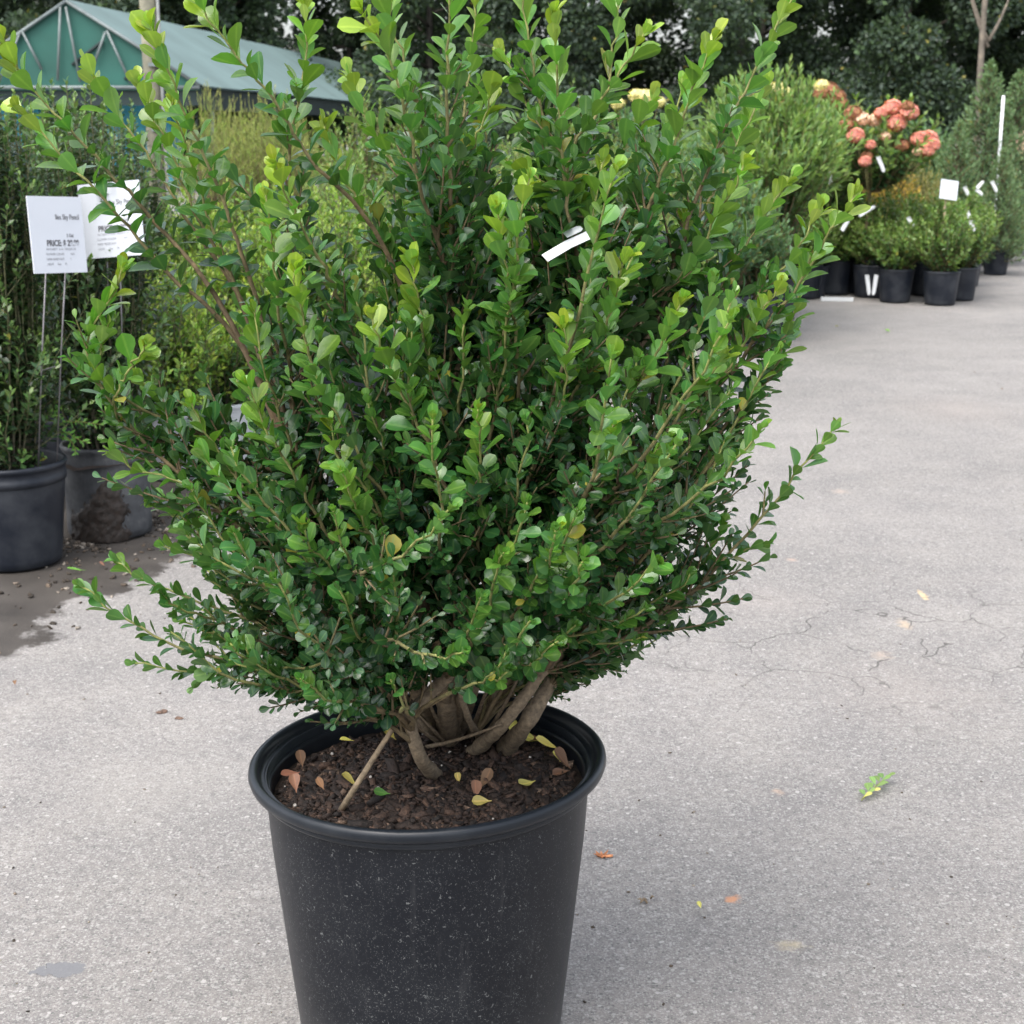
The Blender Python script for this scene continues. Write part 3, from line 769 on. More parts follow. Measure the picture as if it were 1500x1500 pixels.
def gen_plant(name, seed, z0, height, width, nshoot, L, Wr, spacing, mat, hull='round', leafy=.75, beta=(25, 60), agescale=.3, lat=3, bark='shoot_bark', up=.25, hi=False, r0=.05):
    """returns (stem mesh, foliage mesh); origin at the pot's base centre, z0 = soil height"""
    rng = np.random.default_rng(seed)
    mb, ls = MB(), []
    H = height - z0
    for i in range(nshoot):
        az = i * 2.4 + rng.normal(0, .3)
        u = ((i + .5) / nshoot)
        if hull == 'column':
            r = width / 2 * math.sqrt(rng.random()) ; h = H * (rng.uniform(.74, 1.0) if i % 3 else rng.uniform(.2, .75)) * (1 - .12 * (2 * r / width) ** 2)
            tip = np.array((r * math.cos(az), r * math.sin(az), z0 + h)); start = np.array((r * .35 * math.cos(az), r * .35 * math.sin(az), z0))
            c = np.array((r * .95 * math.cos(az), r * .95 * math.sin(az), z0 + h * .3))
        elif hull == 'cone':
            zt = H * (.06 + .94 * u); r = width / 2 * (1 - u) ** .8 * rng.uniform(.75, 1.08) + .01
            start = np.array((0, 0, z0 + max(zt - r * .9, .01))); tip = np.array((r * math.cos(az), r * math.sin(az), z0 + zt)); c = np.array((r * .6 * math.cos(az), r * .6 * math.sin(az), z0 + zt - r * .55))
        elif hull == 'fan':
            el = rng.uniform(.55, 1.0) ** .7; sp = rng.random() ** .6
            r = width / 2 * sp; tip = np.array((r * math.cos(az), r * math.sin(az), z0 + H * (1 - .45 * sp ** 2) * rng.uniform(.8, 1.02))); start = np.array((r0 * math.cos(az) * rng.random(), r0 * math.sin(az) * rng.random(), z0)); c = np.array((r * .55 * math.cos(az), r * .55 * math.sin(az), z0 + H * .5))
        else:
            ct = rng.uniform(-.25, 1.0); st = math.sqrt(1 - ct * ct); k = rng.uniform(.68, 1.14)
            tip = np.array((width / 2 * st * math.cos(az) * k, width / 2 * st * math.sin(az) * k, z0 + H * .46 + H * .54 * ct * k)); start = np.array((r0 * .6 * math.cos(az) * rng.random(), r0 * .6 * math.sin(az) * rng.random(), z0)); c = np.array((tip[0] * .45, tip[1] * .45, z0 + (tip[2] - z0) * .45 - .02))
        path = bez(start, c, tip, n=10)
        path[1:] += rng.normal(0, .004, (9, 3))
        ln = np.linalg.norm(np.diff(path, axis=0), axis=1).sum()
        ag = np.linspace(1, .1, 10)
        mb.tube(path, np.linspace(.005, .0015, 10), 4, ag, cap=False)
        ls.append(leaves_on(path, 0, ln * leafy, spacing, rng, beta, L, agescale, up=up))
        for k in range(lat):
            t = rng.uniform(.12 if hull == 'column' else .3, .85); ip = int(t * 9); b0 = path[ip]; tg = norm(path[min(ip + 1, 9)] - path[ip - 1])
            d = norm(tg * .8 + norm(rng.normal(size=3)) * .75 + np.array((0, 0, .2))); l2 = ln * rng.uniform(.12, .28)
            p2 = bez(b0, b0 + d * l2 * .5, b0 + d * l2 + np.array((0, 0, l2 * .15)), n=4)
            ls.append(leaves_on(p2, 0, l2, spacing, rng, beta, L, agescale, up=up))
            mb.tube(p2, np.linspace(.002, .001, 4), 3, .2, cap=False)
    l = cat(ls)
    fo = leaf_mesh(name + '_foliage', l['b'], l['D'], l['N'], l['L'], l['L'] * Wr, l['age'], rng, hi)
    fo.materials.append(mat)
    return mb.mesh(name + '_stems', True, M[bark]), fo

def place(name, label, catg, loc, pot, soil, plant, rz=0., group=None, sc=1.0, pot_label=None):
    t = thing(name, label, catg, loc, rz, group)
    t.scale = (sc, sc, sc)
    if pot is not None:
        obj('pot', pot, None, t, label=pot_label)
    if soil is not None:
        obj('soil', soil, None, t)
    obj('stems', plant[0], None, t, kind='stuff')
    obj('foliage', plant[1], None, t, kind='stuff')
    return t

rngP = np.random.default_rng(21)
POT5 = pot_mesh('pot_five', .158, .128, .30, M['pot_plain'], 2)
POT5M = pot_mesh('pot_mud', .130, .124, .285, M['mud_pot'], 1)
POT3 = pot_mesh('pot_three', .128, .105, .24, M['pot_plain'], 1)
POT3W = pot_mesh('pot_pale', .128, .110, .24, M['white_pot'], 1)
POT3G = pot_mesh('pot_grey', .128, .110, .24, M['grey_pot'], 1)
POT3B = pot_mesh('pot_blue', .128, .105, .24, M['blue_plastic'], 1)
POT10 = pot_mesh('pot_ten', .19, .155, .34, M['pot_plain'], 1)
SOIL5, SOIL3, SOIL10 = soil_mesh('soil_five', .145, .235, rngP), soil_mesh('soil_three', .116, .205, rngP), soil_mesh('soil_ten', .176, .30, rngP)

# --- columnar dark hollies at the left
HOL = [gen_plant('holly', 31 + i, .24, h, w, 66, .028, .56, .0088, M['holly'], 'column', .99, (30, 70), .16, 6, 'holly_bark') for i, (h, w) in enumerate(((1.42, .25), (1.36, .34), (1.30, .40)))]
def gx(px, Y, py=700):
    return (px - 750) / FPX * (Y / (CP - (py - 750) / FPX * SP))
pot1_y = HP(14, 842)[1] + .128
pot2_y = HP(157, 796)[1] + .122
pot1 = (gx(14, pot1_y), pot1_y, 0)
pot2 = (gx(157, pot2_y), pot2_y, 0)
place('potted_holly', 'columnar dark holly in ribbed black pot at the left edge, nearest the camera', 'potted plant', pot1, POT5, SOIL5, HOL[0], .4)
place('potted_holly', 'columnar dark holly in grey pot smeared with dark mud', 'potted plant', pot2, POT5M, SOIL5, HOL[1], 1.9)
hg = 'columnar hollies packed behind the price signs'
for i, (px, Y, k, rz) in enumerate(((85, 5.15, 2, .3), (-45, 4.95, 1, 2.2), (20, 5.55, 0, 4.), (165, 5.6, 2, 1.2), (118, 6.2, 0, 3.3), (50, 6.7, 1, .9), (-30, 6.1, 2, 5.), (205, 6.9, 1, 2.8))):
    place('potted_holly', 'columnar dark holly packed in the rows behind the two price signs', 'potted plant', (gx(px, Y), Y, 0), POT5, SOIL5, HOL[k], rz, hg)
# mud caked on the grey pot
rng = np.random.default_rng(8)
nv_, nu_ = 26, 34
vv, ff, keep = [], [], {}
for i in range(nv_):
    for j in range(nu_):
        u, w_ = j / (nu_ - 1), i / (nv_ - 1)
        an = math.radians(-136 + 92 * u); z = .004 + .19 * w_
        rr_ = .1245 + .006 * z / .285
        n_ = .012 * (.35 + .65 * rng.random())
        top = .62 + .36 * math.exp(-((u - .66) / .22) ** 2) - .18 * math.exp(-((u - .12) / .15) ** 2) + rng.normal(0, .03)
        edge = min(1, (u + rng.normal(0, .03)) / .06, (1 - u + .05 * math.sin(w_ * 17) + rng.normal(0, .04) - .08) / .06)
        k_ = max(0., min(1., (top - w_) / .12)) * max(0, edge)
        r_ = rr_ + (n_ * k_ if k_ > 0.03 else -.004)
        vv.append((r_ * math.cos(an), r_ * math.sin(an), z))
ff = [(i * nu_ + j, i * nu_ + j + 1, (i + 1) * nu_ + j + 1, (i + 1) * nu_ + j) for i in range(nv_ - 1) for j in range(nu_ - 1)]
mudpot = [o for o in bpy.data.objects if o.get('label', '').startswith('columnar dark holly in grey pot')][0]
mud = obj('mud_crust', mesh('mud_crust', vv, ff, True, age=rng.random(len(vv))), M['mud'], mudpot, label='dark wet mud caked on the pot')
mud.rotation_euler = (0, 0, -1.9)

# --- lime-tipped low shrubs behind the hollies
LIME = [gen_plant('lime', 51 + i, .2, h, w, 60, .030, .46, .010, M['lime'], 'round', .9, (25, 62), .17, 5, 'holly_bark') for i, (h, w) in enumerate(((.74, .42), (.70, .46)))]
lime_spots = [(262, 5.35, 0, POT3G, 'lime-tipped low shrub in grey pot beside the mud-smeared pot'),
              (330, 5.55, 1, POT3W, 'lime-tipped low shrub in white pot seen through the big shrub'),
              (228, 6.1, 1, POT3B, 'lime-tipped low shrub in blue pot behind the second price sign')]
for px, Y, k, pt, lab in lime_spots:
    place('potted_shrub', lab, 'potted plant', (gx(px, Y), Y, 0), pt, SOIL3, LIME[k], px * .1)
for i in range(20):
    r_, c_ = i // 5, i % 5
    Y = 6.5 + r_ * .75 + rngP.uniform(-.1, .1); px = 240 + c_ * 62 + rngP.uniform(-15, 15) + r_ * 6
    place('potted_shrub', 'lime-tipped low shrub massed in rows behind the big potted shrub', 'potted plant', (gx(px, Y, 500), Y, 0), POT3, SOIL3, LIME[i % 2], rngP.uniform(0, 6), 'lime-tipped shrubs behind the big shrub', rngP.uniform(.95, 1.35))
# mid-green mass further right, hidden mostly by the big shrub
MIDG = [gen_plant('midgreen', 61, .2, .95, .55, 40, .034, .4, .016, M['box'], 'fan', .8, (25, 60), .25, 3)]
for i in range(28):
    r_, c_ = i // 7, i % 7
    Y = 7.2 + r_ * 1.8 + rngP.uniform(-.15, .15); px = 520 + c_ * 78 + rngP.uniform(-18, 18)
    place('potted_shrub', 'mid green potted shrub glimpsed between the branches of the big shrub', 'potted plant', (gx(px, Y, 400), Y, 0), POT3, SOIL3, MIDG[0], rngP.uniform(0, 6), 'green shrubs glimpsed through the big shrub', rngP.uniform(.9, 1.25) + .12 * r_)
# feathery plumes before the greenhouse
PLU = [gen_plant('plume', 71 + i, .25, 1.5, .8, 70, .05, .10, .02, M['plume'], 'fan', .6, (10, 25), .5, 2, up=.0, r0=.1) for i in range(2)]
for i, (px, Y) in enumerate(((305, 11), (352, 11.3), (398, 11.1), (440, 11.6), (330, 12.2), (378, 12.4), (422, 12.6))):
    place('feathery_grass', 'feathery yellow green plume plant below the greenhouse roof', 'potted plant', (gx(px, Y, 200), Y, 0), POT3, SOIL3, PLU[i % 2], rngP.uniform(0, 6), 'feathery plants before the greenhouse', rngP.uniform(.92, 1.05))

# --- right-hand stand
WIL = gen_plant('willowleaf', 81, .3, 1.60, 1.0, 130, .062, .30, .017, M['willow'], 'fan', .9, (18, 45), .35, 4)
WIL2 = gen_plant('bluegreen', 82, .2, 1.0, .66, 70, .046, .42, .016, M['bluegreen'], 'fan', .95, (20, 55), .3, 4)
place('leafy_bush', 'tall willow-leaved green bush at the near end of the right stand', 'bush', (gx(1132, 9.3, 250), 9.3, 0), POT10, SOIL10, WIL, .3)
place('leafy_bush', 'tall willow-leaved green bush close behind, half hidden by its neighbour', 'bush', (gx(1085, 10.3, 250), 10.3, 0), POT10, SOIL10, WIL, 2.3, None, .97)
place('leafy_bush', 'tall willow-leaved bush with its right flank showing behind the hydrangea', 'bush', (gx(1195, 11.7, 250), 11.7, 0), POT10, SOIL10, WIL, 4.1, None, .9)
for px, Y, lab, sc in ((1062, 8.6, 'blue green bush low behind the right branch tips, leftmost', 1.02), (1105, 8.9, 'blue green bush low behind the right branch tips, beside the willow-leaved bush', .85), (1012, 9.2, 'blue green bush mostly hidden behind the big shrub', 1.15), (950, 9.6, 'blue green bush glimpsed through the right half of the big shrub', 1.2)):
    place('leafy_bush', lab, 'bush', (gx(px, Y, 350), Y, 0), POT5, SOIL5, WIL2, px * .3, None, sc)

# flower heads
def flower_head(name, seed, r, mat, n=170):
    rng = np.random.default_rng(seed)
    d = norm(rng.normal(size=(n, 3)))
    b = d * r * np.array((1, 1, .85)) * rng.uniform(.75, 1, (n, 1))
    tn = norm(np.cross(d, rng.normal(size=(n, 3))))
    bb = np.concatenate([b, b, b, b]); dd = np.concatenate([d] * 4)
    bi = np.cross(d, tn); D = np.concatenate([tn, bi, -tn, -bi]) + dd * .25
    me = leaf_mesh(name, bb, D, dd, np.full(4 * n, r * .30), np.full(4 * n, r * .30), np.tile(rng.random(n), 4), rng, fold=(0, .1))
    me.materials.append(mat)
    return me
FH = {'pink': flower_head('fh_pink', 1, .052, M['petal']), 'cream': flower_head('fh_cream', 2, .05, M['petal_cream']), 'blush': flower_head('fh_blush', 3, .05, M['petal_blush']), 'rust': flower_head('fh_rust', 4, .055, M['petal_rust'])}
def flower(root, px, py, Y, kind, s=1.0):
    p = P(px, py, Y)
    o = obj('flower_head', FH[kind], None, root)
    mi = Matrix.Translation(root.location).inverted() if root.rotation_euler.z == 0 else None
    q = Vector(p) - root.location
    s = s * 1.3
    o.location = q; o.scale = (s, s, s * .9)
    m_ = MB(); m_.tube([(q.x * .5, q.y * .5, q.z - .3), tuple(q)], .004, 5, .3)
    st = m_.build('flower_stalk', M['shoot_bark'], root)
    return o
# standard hydrangea
hy = 11.4
hx = gx(1283, hy, 250)
hyd = thing('hydrangea_standard', 'standard hydrangea with round pink flower heads on a bare stem', 'hydrangea', (hx, hy, 0))
obj('pot', POT3, None, hyd); obj('soil', SOIL3, None, hyd)
m_ = MB(); m_.tube(smooth_path([(-.03, 0, .2), (-.05, 0, .55), (-.02, 0, .95)], 8), np.linspace(.014, .011, 8), 8, .8); m_.build('trunk', M['shoot_bark'], hyd)
HYF = gen_plant('hydr', 91, .76, 1.44, .92, 84, .07, .5, .03, M['box'], 'round', .9, (30, 70), .3, 2)
obj('stems', HYF[0], None, hyd, kind='stuff'); obj('foliage', HYF[1], None, hyd, kind='stuff')
for px, py, k, s in ((1253, 198, 'pink', .95), (1263, 174, 'blush', .9), (1280, 176, 'blush', .85), (1250, 166, 'rust', .9), (1307, 157, 'pink', 1.), (1313, 180, 'pink', 1.1), (1332, 164, 'pink', 1.), (1330, 155, 'rust', .6), (1357, 205, 'pink', 1.25), (1346, 203, 'pink', .9), (1321, 213, 'rust', .8), (1358, 220, 'pink', .8), (1267, 236, 'pink', .7), (1270, 228, 'rust', .6), (1345, 222, 'blush', .6), (1290, 165, 'pink', .7), (1297, 200, 'blush', .6), (1240, 182, 'rust', .7), (1366, 212, 'pink', .8), (1275, 212, 'pink', .6)):
    flower(hyd, px, py, hy - .36 + .02 * (px % 7), k, s)
# second hydrangea behind the bush
hy2 = 11.9
hyd2 = thing('hydrangea_bush', 'hydrangea bush with rust and cream flower heads above the willow-leaved bush', 'hydrangea', (gx(1205, hy2, 250), hy2, 0))
hyd2.scale = (1, 1, 1.05)
obj('pot', POT5, None, hyd2); obj('soil', SOIL5, None, hyd2)
HYG = gen_plant('hydr2', 92, .24, 1.38, .62, 54, .07, .45, .03, M['bluegreen'], 'fan', .8, (30, 70), .3, 2)
obj('stems', HYG[0], None, hyd2, kind='stuff'); obj('foliage', HYG[1], None, hyd2, kind='stuff')
for px, py, k, s in ((1203, 141, 'cream', .9), (1213, 148, 'rust', 1.1), (1224, 156, 'rust', 1.), (1202, 152, 'rust', .8), (1229, 165, 'rust', .9), (1233, 190, 'cream', .5)):
    flower(hyd2, px, py, hy2 - .15, k, s)
hy3 = 10.0
hyd3 = thing('hydrangea_bush', 'hydrangea bush with small cream flower heads over the tall green bush', 'hydrangea', (gx(1120, hy3, 200), hy3 + .1, 0))
obj('pot', POT5, None, hyd3); obj('soil', SOIL5, None, hyd3)
obj('stems', HYG[0], None, hyd3, kind='stuff'); obj('foliage', HYG[1], None, hyd3, kind='stuff')
for px, py, k, s in ((1117, 124, 'cream', .9), (1139, 133, 'cream', 1.), (1149, 137, 'cream', .8), (1112, 137, 'cream', .7), (1138, 150, 'rust', .8), (1092, 148, 'rust', .7)):
    flower(hyd3, px, py, hy3 - .2, k, s)
hyd4 = thing('hydrangea_bush', 'hydrangea bush with pale cream heads glimpsed above the middle of the big shrub', 'hydrangea', (gx(938, hy3, 200), hy3 + .3, 0))
obj('pot', POT5, None, hyd4); obj('soil', SOIL5, None, hyd4)
obj('stems', HYG[0], None, hyd4, kind='stuff'); obj('foliage', HYG[1], None, hyd4, kind='stuff')
for px, py, k, s in ((945, 143, 'cream', 1.0), (932, 140, 'cream', .8), (965, 150, 'cream', .7), (905, 152, 'cream', .7)):
    flower(hyd4, px, py, hy3 + .1, k, s)

# conifers
CON = gen_plant('conifer', 101, .2, 1.78, 1.10, 230, .055, .28, .017, M['conifer'], 'cone', .97, (15, 45), .2, 5)
CON2 = gen_plant('conifer2', 102, .2, 1.45, .86, 190, .05, .28, .017, M['conifer'], 'cone', .97, (15, 45), .2, 5)
for px, Y, k, sc, lab in ((1437, 14.2, CON, 1.0, 'tallest blue green pyramid conifer left of the white pipe'), (1398, 13.6, CON2, .88, 'smaller blue green conifer behind the square plant sign'), (1480, 15.5, CON, .98, 'blue green conifer right of the white pipe'), (1465, 13.2, CON2, .72, 'low conifer with its pot showing beside the drive'), (1512, 17.0, CON2, .85, 'conifer cut by the right picture edge')):
    place('conifer', lab, 'conifer', (gx(px, Y, 300), Y, 0), POT10 if sc > .8 else POT5, SOIL10 if sc > .8 else SOIL5, k, px, None, sc)

for i, (px, Y, sc) in enumerate(((1060, 15.2, 1.35), (1120, 15.6, 1.4), (1180, 15.0, 1.35), (1235, 15.4, 1.3), (1285, 15.0, 1.25), (1330, 15.5, 1.3), (1372, 15.0, 1.2), (1410, 16.0, 1.2))):
    place('leafy_bush', 'dark green bush in the back row, behind the hydrangeas and golden shrubs', 'bush', (gx(px, Y, 250), Y, 0), POT5, SOIL5, WIL2, px, 'bushes in the back row of the right stand', sc)
# gold, russet and globe shrubs in the middle of the stand
GOLD = gen_plant('gold', 111, .2, .95, .5, 50, .04, .3, .018, M['gold'], 'fan', .8, (25, 60), .3, 2)
RUS = gen_plant('russet', 112, .2, .95, .55, 50, .04, .3, .018, M['russet'], 'fan', .8, (25, 60), .3, 2)
GLO = gen_plant('globe', 113, .2, .66, .46, 70, .03, .2, .012, M['bluegreen'], 'round', .6, (20, 50), .2, 3)
BOX = [gen_plant('box', 121 + i, .2, .70 - .04 * i, .48, 64, .034, .6, .013, M['box'], 'round', .85, (25, 65), .16, 4) for i in range(2)]
for px, Y, k, sc, lab in ((1318, 12.4, GOLD, 1.0, 'golden leaved shrub in the middle of the right stand'), (1262, 12.6, GOLD, .95, 'golden shrub below the hydrangea stem'), (1222, 12.3, GOLD, 1.15, 'yellow shrub by the tall willow-leaved bush'), (1205, 12.0, RUS, 1.1, 'russet shrub at the foot of the tall willow-leaved bush'), (1345, 12.8, RUS, 1.05, 'russet shrub under the pink hydrangea heads'), (1366, 12.2, RUS, .86, 'russet shrub behind the square plant sign'), (1240, 12.0, RUS, .9, 'olive shrub between the golden shrubs')):
    place('potted_shrub', lab, 'potted plant', (gx(px, Y, 300), Y, 0), POT3, SOIL3, k, px, None, sc)
place('globe_shrub', 'blue green dwarf globe shrub before the golden shrub', 'potted plant', (gx(1303, 11.9, 300), 11.9, 0), POT3, SOIL3, GLO, 0, None, 1.2)

def ground_pot(px, py, rb=.105):
    gq = HP(px, py); return (gq[0] * (gq[1] + rb) / gq[1], gq[1] + rb, 0)
front = [(1376, 449, 0, 'front boxwood in black pot at the corner of the right stand'), (1310, 445, 1, 'boxwood in black pot left of the corner boxwood, weed hanging from its rim'),
         (1404, 442, 0, 'boxwood in black pot partly behind the corner boxwood, at the drive side'), (1285, 438, 1, 'boxwood in black pot with two white tags standing in its rim')]
fp = {}
for px, py, k, lab in front:
    l = ground_pot(px, py); fp[px] = l
    place('potted_boxwood', lab, 'potted plant', l, POT3, SOIL3, BOX[k], px * .7)
row = [(1187, 438, 'boxwood at the near end of the pot row left of the fallen white tag'), (1213, 432, 'second boxwood along the row of pots receding behind the white tag'), (1233, 425, 'third boxwood along the row of pots receding behind the white tag'), (1248, 420, 'fourth boxwood along the row of pots receding behind the white tag'), (1261, 414, 'farthest boxwood of the row of pots receding behind the white tag'), (1150, 441, 'boxwood just behind the right branch tips of the big shrub')]
for i, (px, py, lab) in enumerate(row):
    place('potted_boxwood', lab, 'potted plant', ground_pot(px, py), POT3 if px != 1150 else POT3G, SOIL3, BOX[i % 2], px * .7, None, .98)
for i, (px, Y) in enumerate(((1290, 11.45), (1330, 11.6), (1362, 11.5), (1395, 11.7), (1340, 12.1), (1225, 11.6), (1262, 11.7), (1180, 11.3), (1415, 12.2), (1410, 12.9))):
    place('potted_boxwood', 'boxwood in the packed block behind the front pots of the right stand', 'potted plant', (gx(px, Y, 350), Y, 0), POT3, SOIL3, BOX[i % 2], px * .7, 'boxwoods packed behind the front pots', rngP.uniform(1.0, 1.15))
# far end of the drive
for px, py, k, lab in ((1462, 345, GLO, 'dark low shrub in black pot at the far end of the drive'), (1488, 340, RUS, 'brown leaved shrub at the far right edge of the drive'), (1512, 338, GOLD, 'yellowing shrub cut by the right picture edge')):
    place('potted_shrub', lab, 'potted plant', ground_pot(px, py, .11), POT3, SOIL3, k, px, None, 1.1)

# plant tags and signs
def tag_strip(name, label, px0, py0, px1, py1, Y, w=.028, mat='white_plastic', group=None):
    a_, b_ = P(px0, py0, Y), P(px1, py1, Y)
    d = b_ - a_; ln = np.linalg.norm(d); d = d / ln
    s = norm(np.cross(d, np.array((.25, 1, .1)))); n_ = np.cross(s, d)
    pr = [(0, -.5), (.03, -.5), (.5, -.5), (.9, -.42), (1, -.2), (1, .2), (.9, .42), (.5, .5), (.03, .5)]
    v = [a_ + d * ln * x + s * w * y + n_ * (.010 * math.sin(x * 3.1)) for x, y in pr]
    n = len(v)
    v += [p_ + n_ * .0012 for p_ in v]
    c0 = np.array(a_)
    f = [tuple(range(n)), tuple(range(2 * n - 1, n - 1, -1))] + [(i, (i + 1) % n, (i + 1) % n + n, i + n) for i in range(n)]
    o = obj(name, mesh(name, np.array(v) - c0, f, False), M[mat], loc=tuple(c0))
    return tag(o, label, 'plant tag', group)
for a_ in (((1286, 229, 1295, 252, 11.0), 'white plant tag hanging below the pink hydrangea'),
           ((1215, 250, 1216, 270, 10.6), 'white plant tag among the golden shrubs'),
           ((1258, 316, 1282, 302, 11.2), 'slanting white plant tag above the boxwoods, left of the front pots'),
           ((1330, 318, 1338, 332, 10.95), 'short curled white tag on the left front boxwood'),
           ((1417, 309, 1420, 320, 11.0), 'upper white tag on the corner boxwoods'),
           ((1421, 323, 1427, 339, 11.0), 'lower white tag on the corner boxwoods'),
           ((1413, 273, 1418, 286, 11.9), 'small upright white tag right of the square plant sign'),
           ((1430, 277, 1439, 286, 12.0), 'lower arm of the bent white tag on the conifer'),
           ((1431, 276, 1441, 265, 12.02), 'upper arm of the bent white tag on the conifer'),
           ((1453, 265, 1460, 281, 12.1), 'rightmost white tag on the conifers'),
           ((1233, 338, 1243, 322, 10.9), 'slanting white tag over the receding row of boxwoods'),
           ((1270, 402, 1273, 432, 10.72), 'left white tag standing against the black pot rim'),
           ((1284, 402, 1279, 432, 10.72), 'right white tag standing against the black pot rim')):
    o = tag_strip('plant_tag', a_[1], *a_[0][:4], a_[0][4])
    if a_[1].startswith('lower arm'):
        bent = o; tag(o, 'bent white tag folded like an arrowhead on the conifer', 'plant tag')
    elif a_[1].startswith('upper arm'):
        o.name = 'tag_arm'; o.location = o.location - bent.location; o.parent = bent
        for k_ in ('label', 'category'): del o[k_]
# white flowers on the corner boxwood
g0, g1 = HP(1202, 441), HP(1250, 442)
m_ = MB(); dd = norm(g1 - g0); ln = np.linalg.norm(g1 - g0)
sd = np.array((-dd[1], dd[0], 0))
v = [g0 + dd * ln * x + sd * .03 * y + np.array((0, 0, z)) for z in (.002, .030) for x, y in ((0, -.4), (.04, -.5), (.66, -.5), (.72, -.3), (1, -.22), (1, .22), (.72, .3), (.66, .5), (.04, .5), (0, .4))]
n = 10
f = [tuple(range(n))[::-1], tuple(range(n, 2 * n))] + [(i, (i + 1) % n, (i + 1) % n + n, i + n) for i in range(n)]
o = obj('plant_tag', mesh('ground_tag', np.array(v) - g0, f, False), M['white_plastic'], loc=tuple(g0))
tag(o, 'white plant tag lying flat on the asphalt before the pots', 'plant tag')

def text_part(body, size, mat, parent, loc, sx=1.0, align='LEFT', bold=0.0):
    cu = bpy.data.curves.new('lettering', 'FONT')
    cu.body = body; cu.size = size; cu.align_x = align; cu.extrude = .0002; cu.offset = bold
    o = bpy.data.objects.new('lettering_tmp', cu); COL.objects.link(o)
    dg = bpy.context.evaluated_depsgraph_get(); dg.update()
    me = bpy.data.meshes.new_from_object(o.evaluated_get(dg)); me.name = 'lettering'
    bpy.data.objects.remove(o)
    n = obj('lettering', me, None, parent)
    me.materials.clear(); me.materials.append(M[mat])
    n.location = loc; n.rotation_euler = (math.pi / 2, 0, 0); n.scale = (sx, 1, 1)
    return n
def price_sign(label, top_c, Y, w, h, yaw, roll, foot_z, legs=(-.018, .018), bar_z=None, lines=True, foot_px=None, foot_y=0.):
    c = P(*top_c, Y)
    fw = P(*foot_px, foot_y) - c; lx, ly = fw[0] * math.cos(yaw) + fw[1] * math.sin(yaw), -fw[0] * math.sin(yaw) + fw[1] * math.cos(yaw)
    t = thing('price_sign', label, 'sign', (c[0], Y, foot_z), yaw)
    zt = c[2] - foot_z
    card = bpy.data.objects.new('card', None)
    m_ = MB(); m_.box((0, 0, 0), (w, .003, h))
    cd = m_.build('card', M['sign_white'], t, smooth=False, loc=(0, 0, zt))
    cd.rotation_euler = (R(-6), roll, 0)
    y = -.0022
    if lines:
        text_part('Ilex Sky Pencil', .0195, 'ink', cd, (-w * .02, y, h * .20), .72)
        text_part('3 Gal', .012, 'ink', cd, (w * .16, y, -h * .03), .9)
        text_part('PRICE: $ 29.99', .0215, 'ink', cd, (-w * .22, y, -h * .145), .82, bold=.0006)
        for k, (tx, xx) in enumerate((('MATURITY  6-10  HEIGHT 24', -.24), ('FLOWER COLOR          N/A', -.25), ('DEER RESISTANT         Y', -.25), ('LIGHT      Sun      Pt', -.25))):
            text_part(tx, .0082, 'ink_light', cd, (w * xx, y, -h * (.20 + .065 * k)), .95)
    for x in legs:
        m_ = MB(); m_.tube([(x + lx * .05, .004 + ly * .05, zt - h * .3), (x + lx * .5, .004 + ly * .5, zt * .5), (x + lx, .004 + ly, -.02)], .0021, 7); m_.build('wire_leg', M['wire'], t)
    m_ = MB(); m_.tube([(legs[0], .004, zt - h * .44), (legs[-1], .004, zt - h * .44)], .002, 6); m_.build('wire_crossbar', M['wire'], t)
    if bar_z is not None:
        m_ = MB(); k_ = 1 - (bar_z - foot_z) / zt; m_.tube([(legs[0] + lx * k_, .004 + ly * k_, bar_z - foot_z), (legs[-1] + lx * k_, .004 + ly * k_, bar_z - foot_z + .006)], .002, 6); m_.build('wire_crossbar', M['wire'], t)
    return t
sy1 = pot1_y - .14
s1 = price_sign('nearer white price sign on wire legs over the ribbed black pot', (84, 344), sy1, .178, .198, R(57), R(3), .235, (-.033, .033), P(70, 547, sy1)[2], foot_px=(66, 660), foot_y=pot1_y + .01)
sy2 = pot2_y - .20
s2 = price_sign('farther white price sign half covered by a shrub branch', (163, 322), sy2, .190, .205, R(-14), R(-5), .235, (-.02, .02), None, foot_px=(172, 640), foot_y=pot2_y)
# square sign at the right
sY = 10.95
c = P(1390, 278, sY)
t = thing('plant_sign', 'small square white plant sign on a stake above the corner boxwoods', 'sign', (c[0] - .02, sY, .2))
m_ = MB(); m_.box((0, 0, 0), (.13, .003, .135)); cd = m_.build('card', M['sign_white'], t, smooth=False, loc=(.02, 0, c[2] - .2)); cd.rotation_euler = (R(-12), R(8), R(8))
for k in range(5):
    m2 = MB(); m2.box((0, 0, 0), (.07 if k % 2 else .085, .0008, .006)); pr_ = m2.build('print_line', M['ink_light'], cd, smooth=False, loc=(0, -.0022, .04 - .019 * k))
m_ = MB(); m_.tube([(.0, .004, c[2] - .26), (0, .004, .0)], .008, 6); m_.build('stake', M['dead_twig'], t)

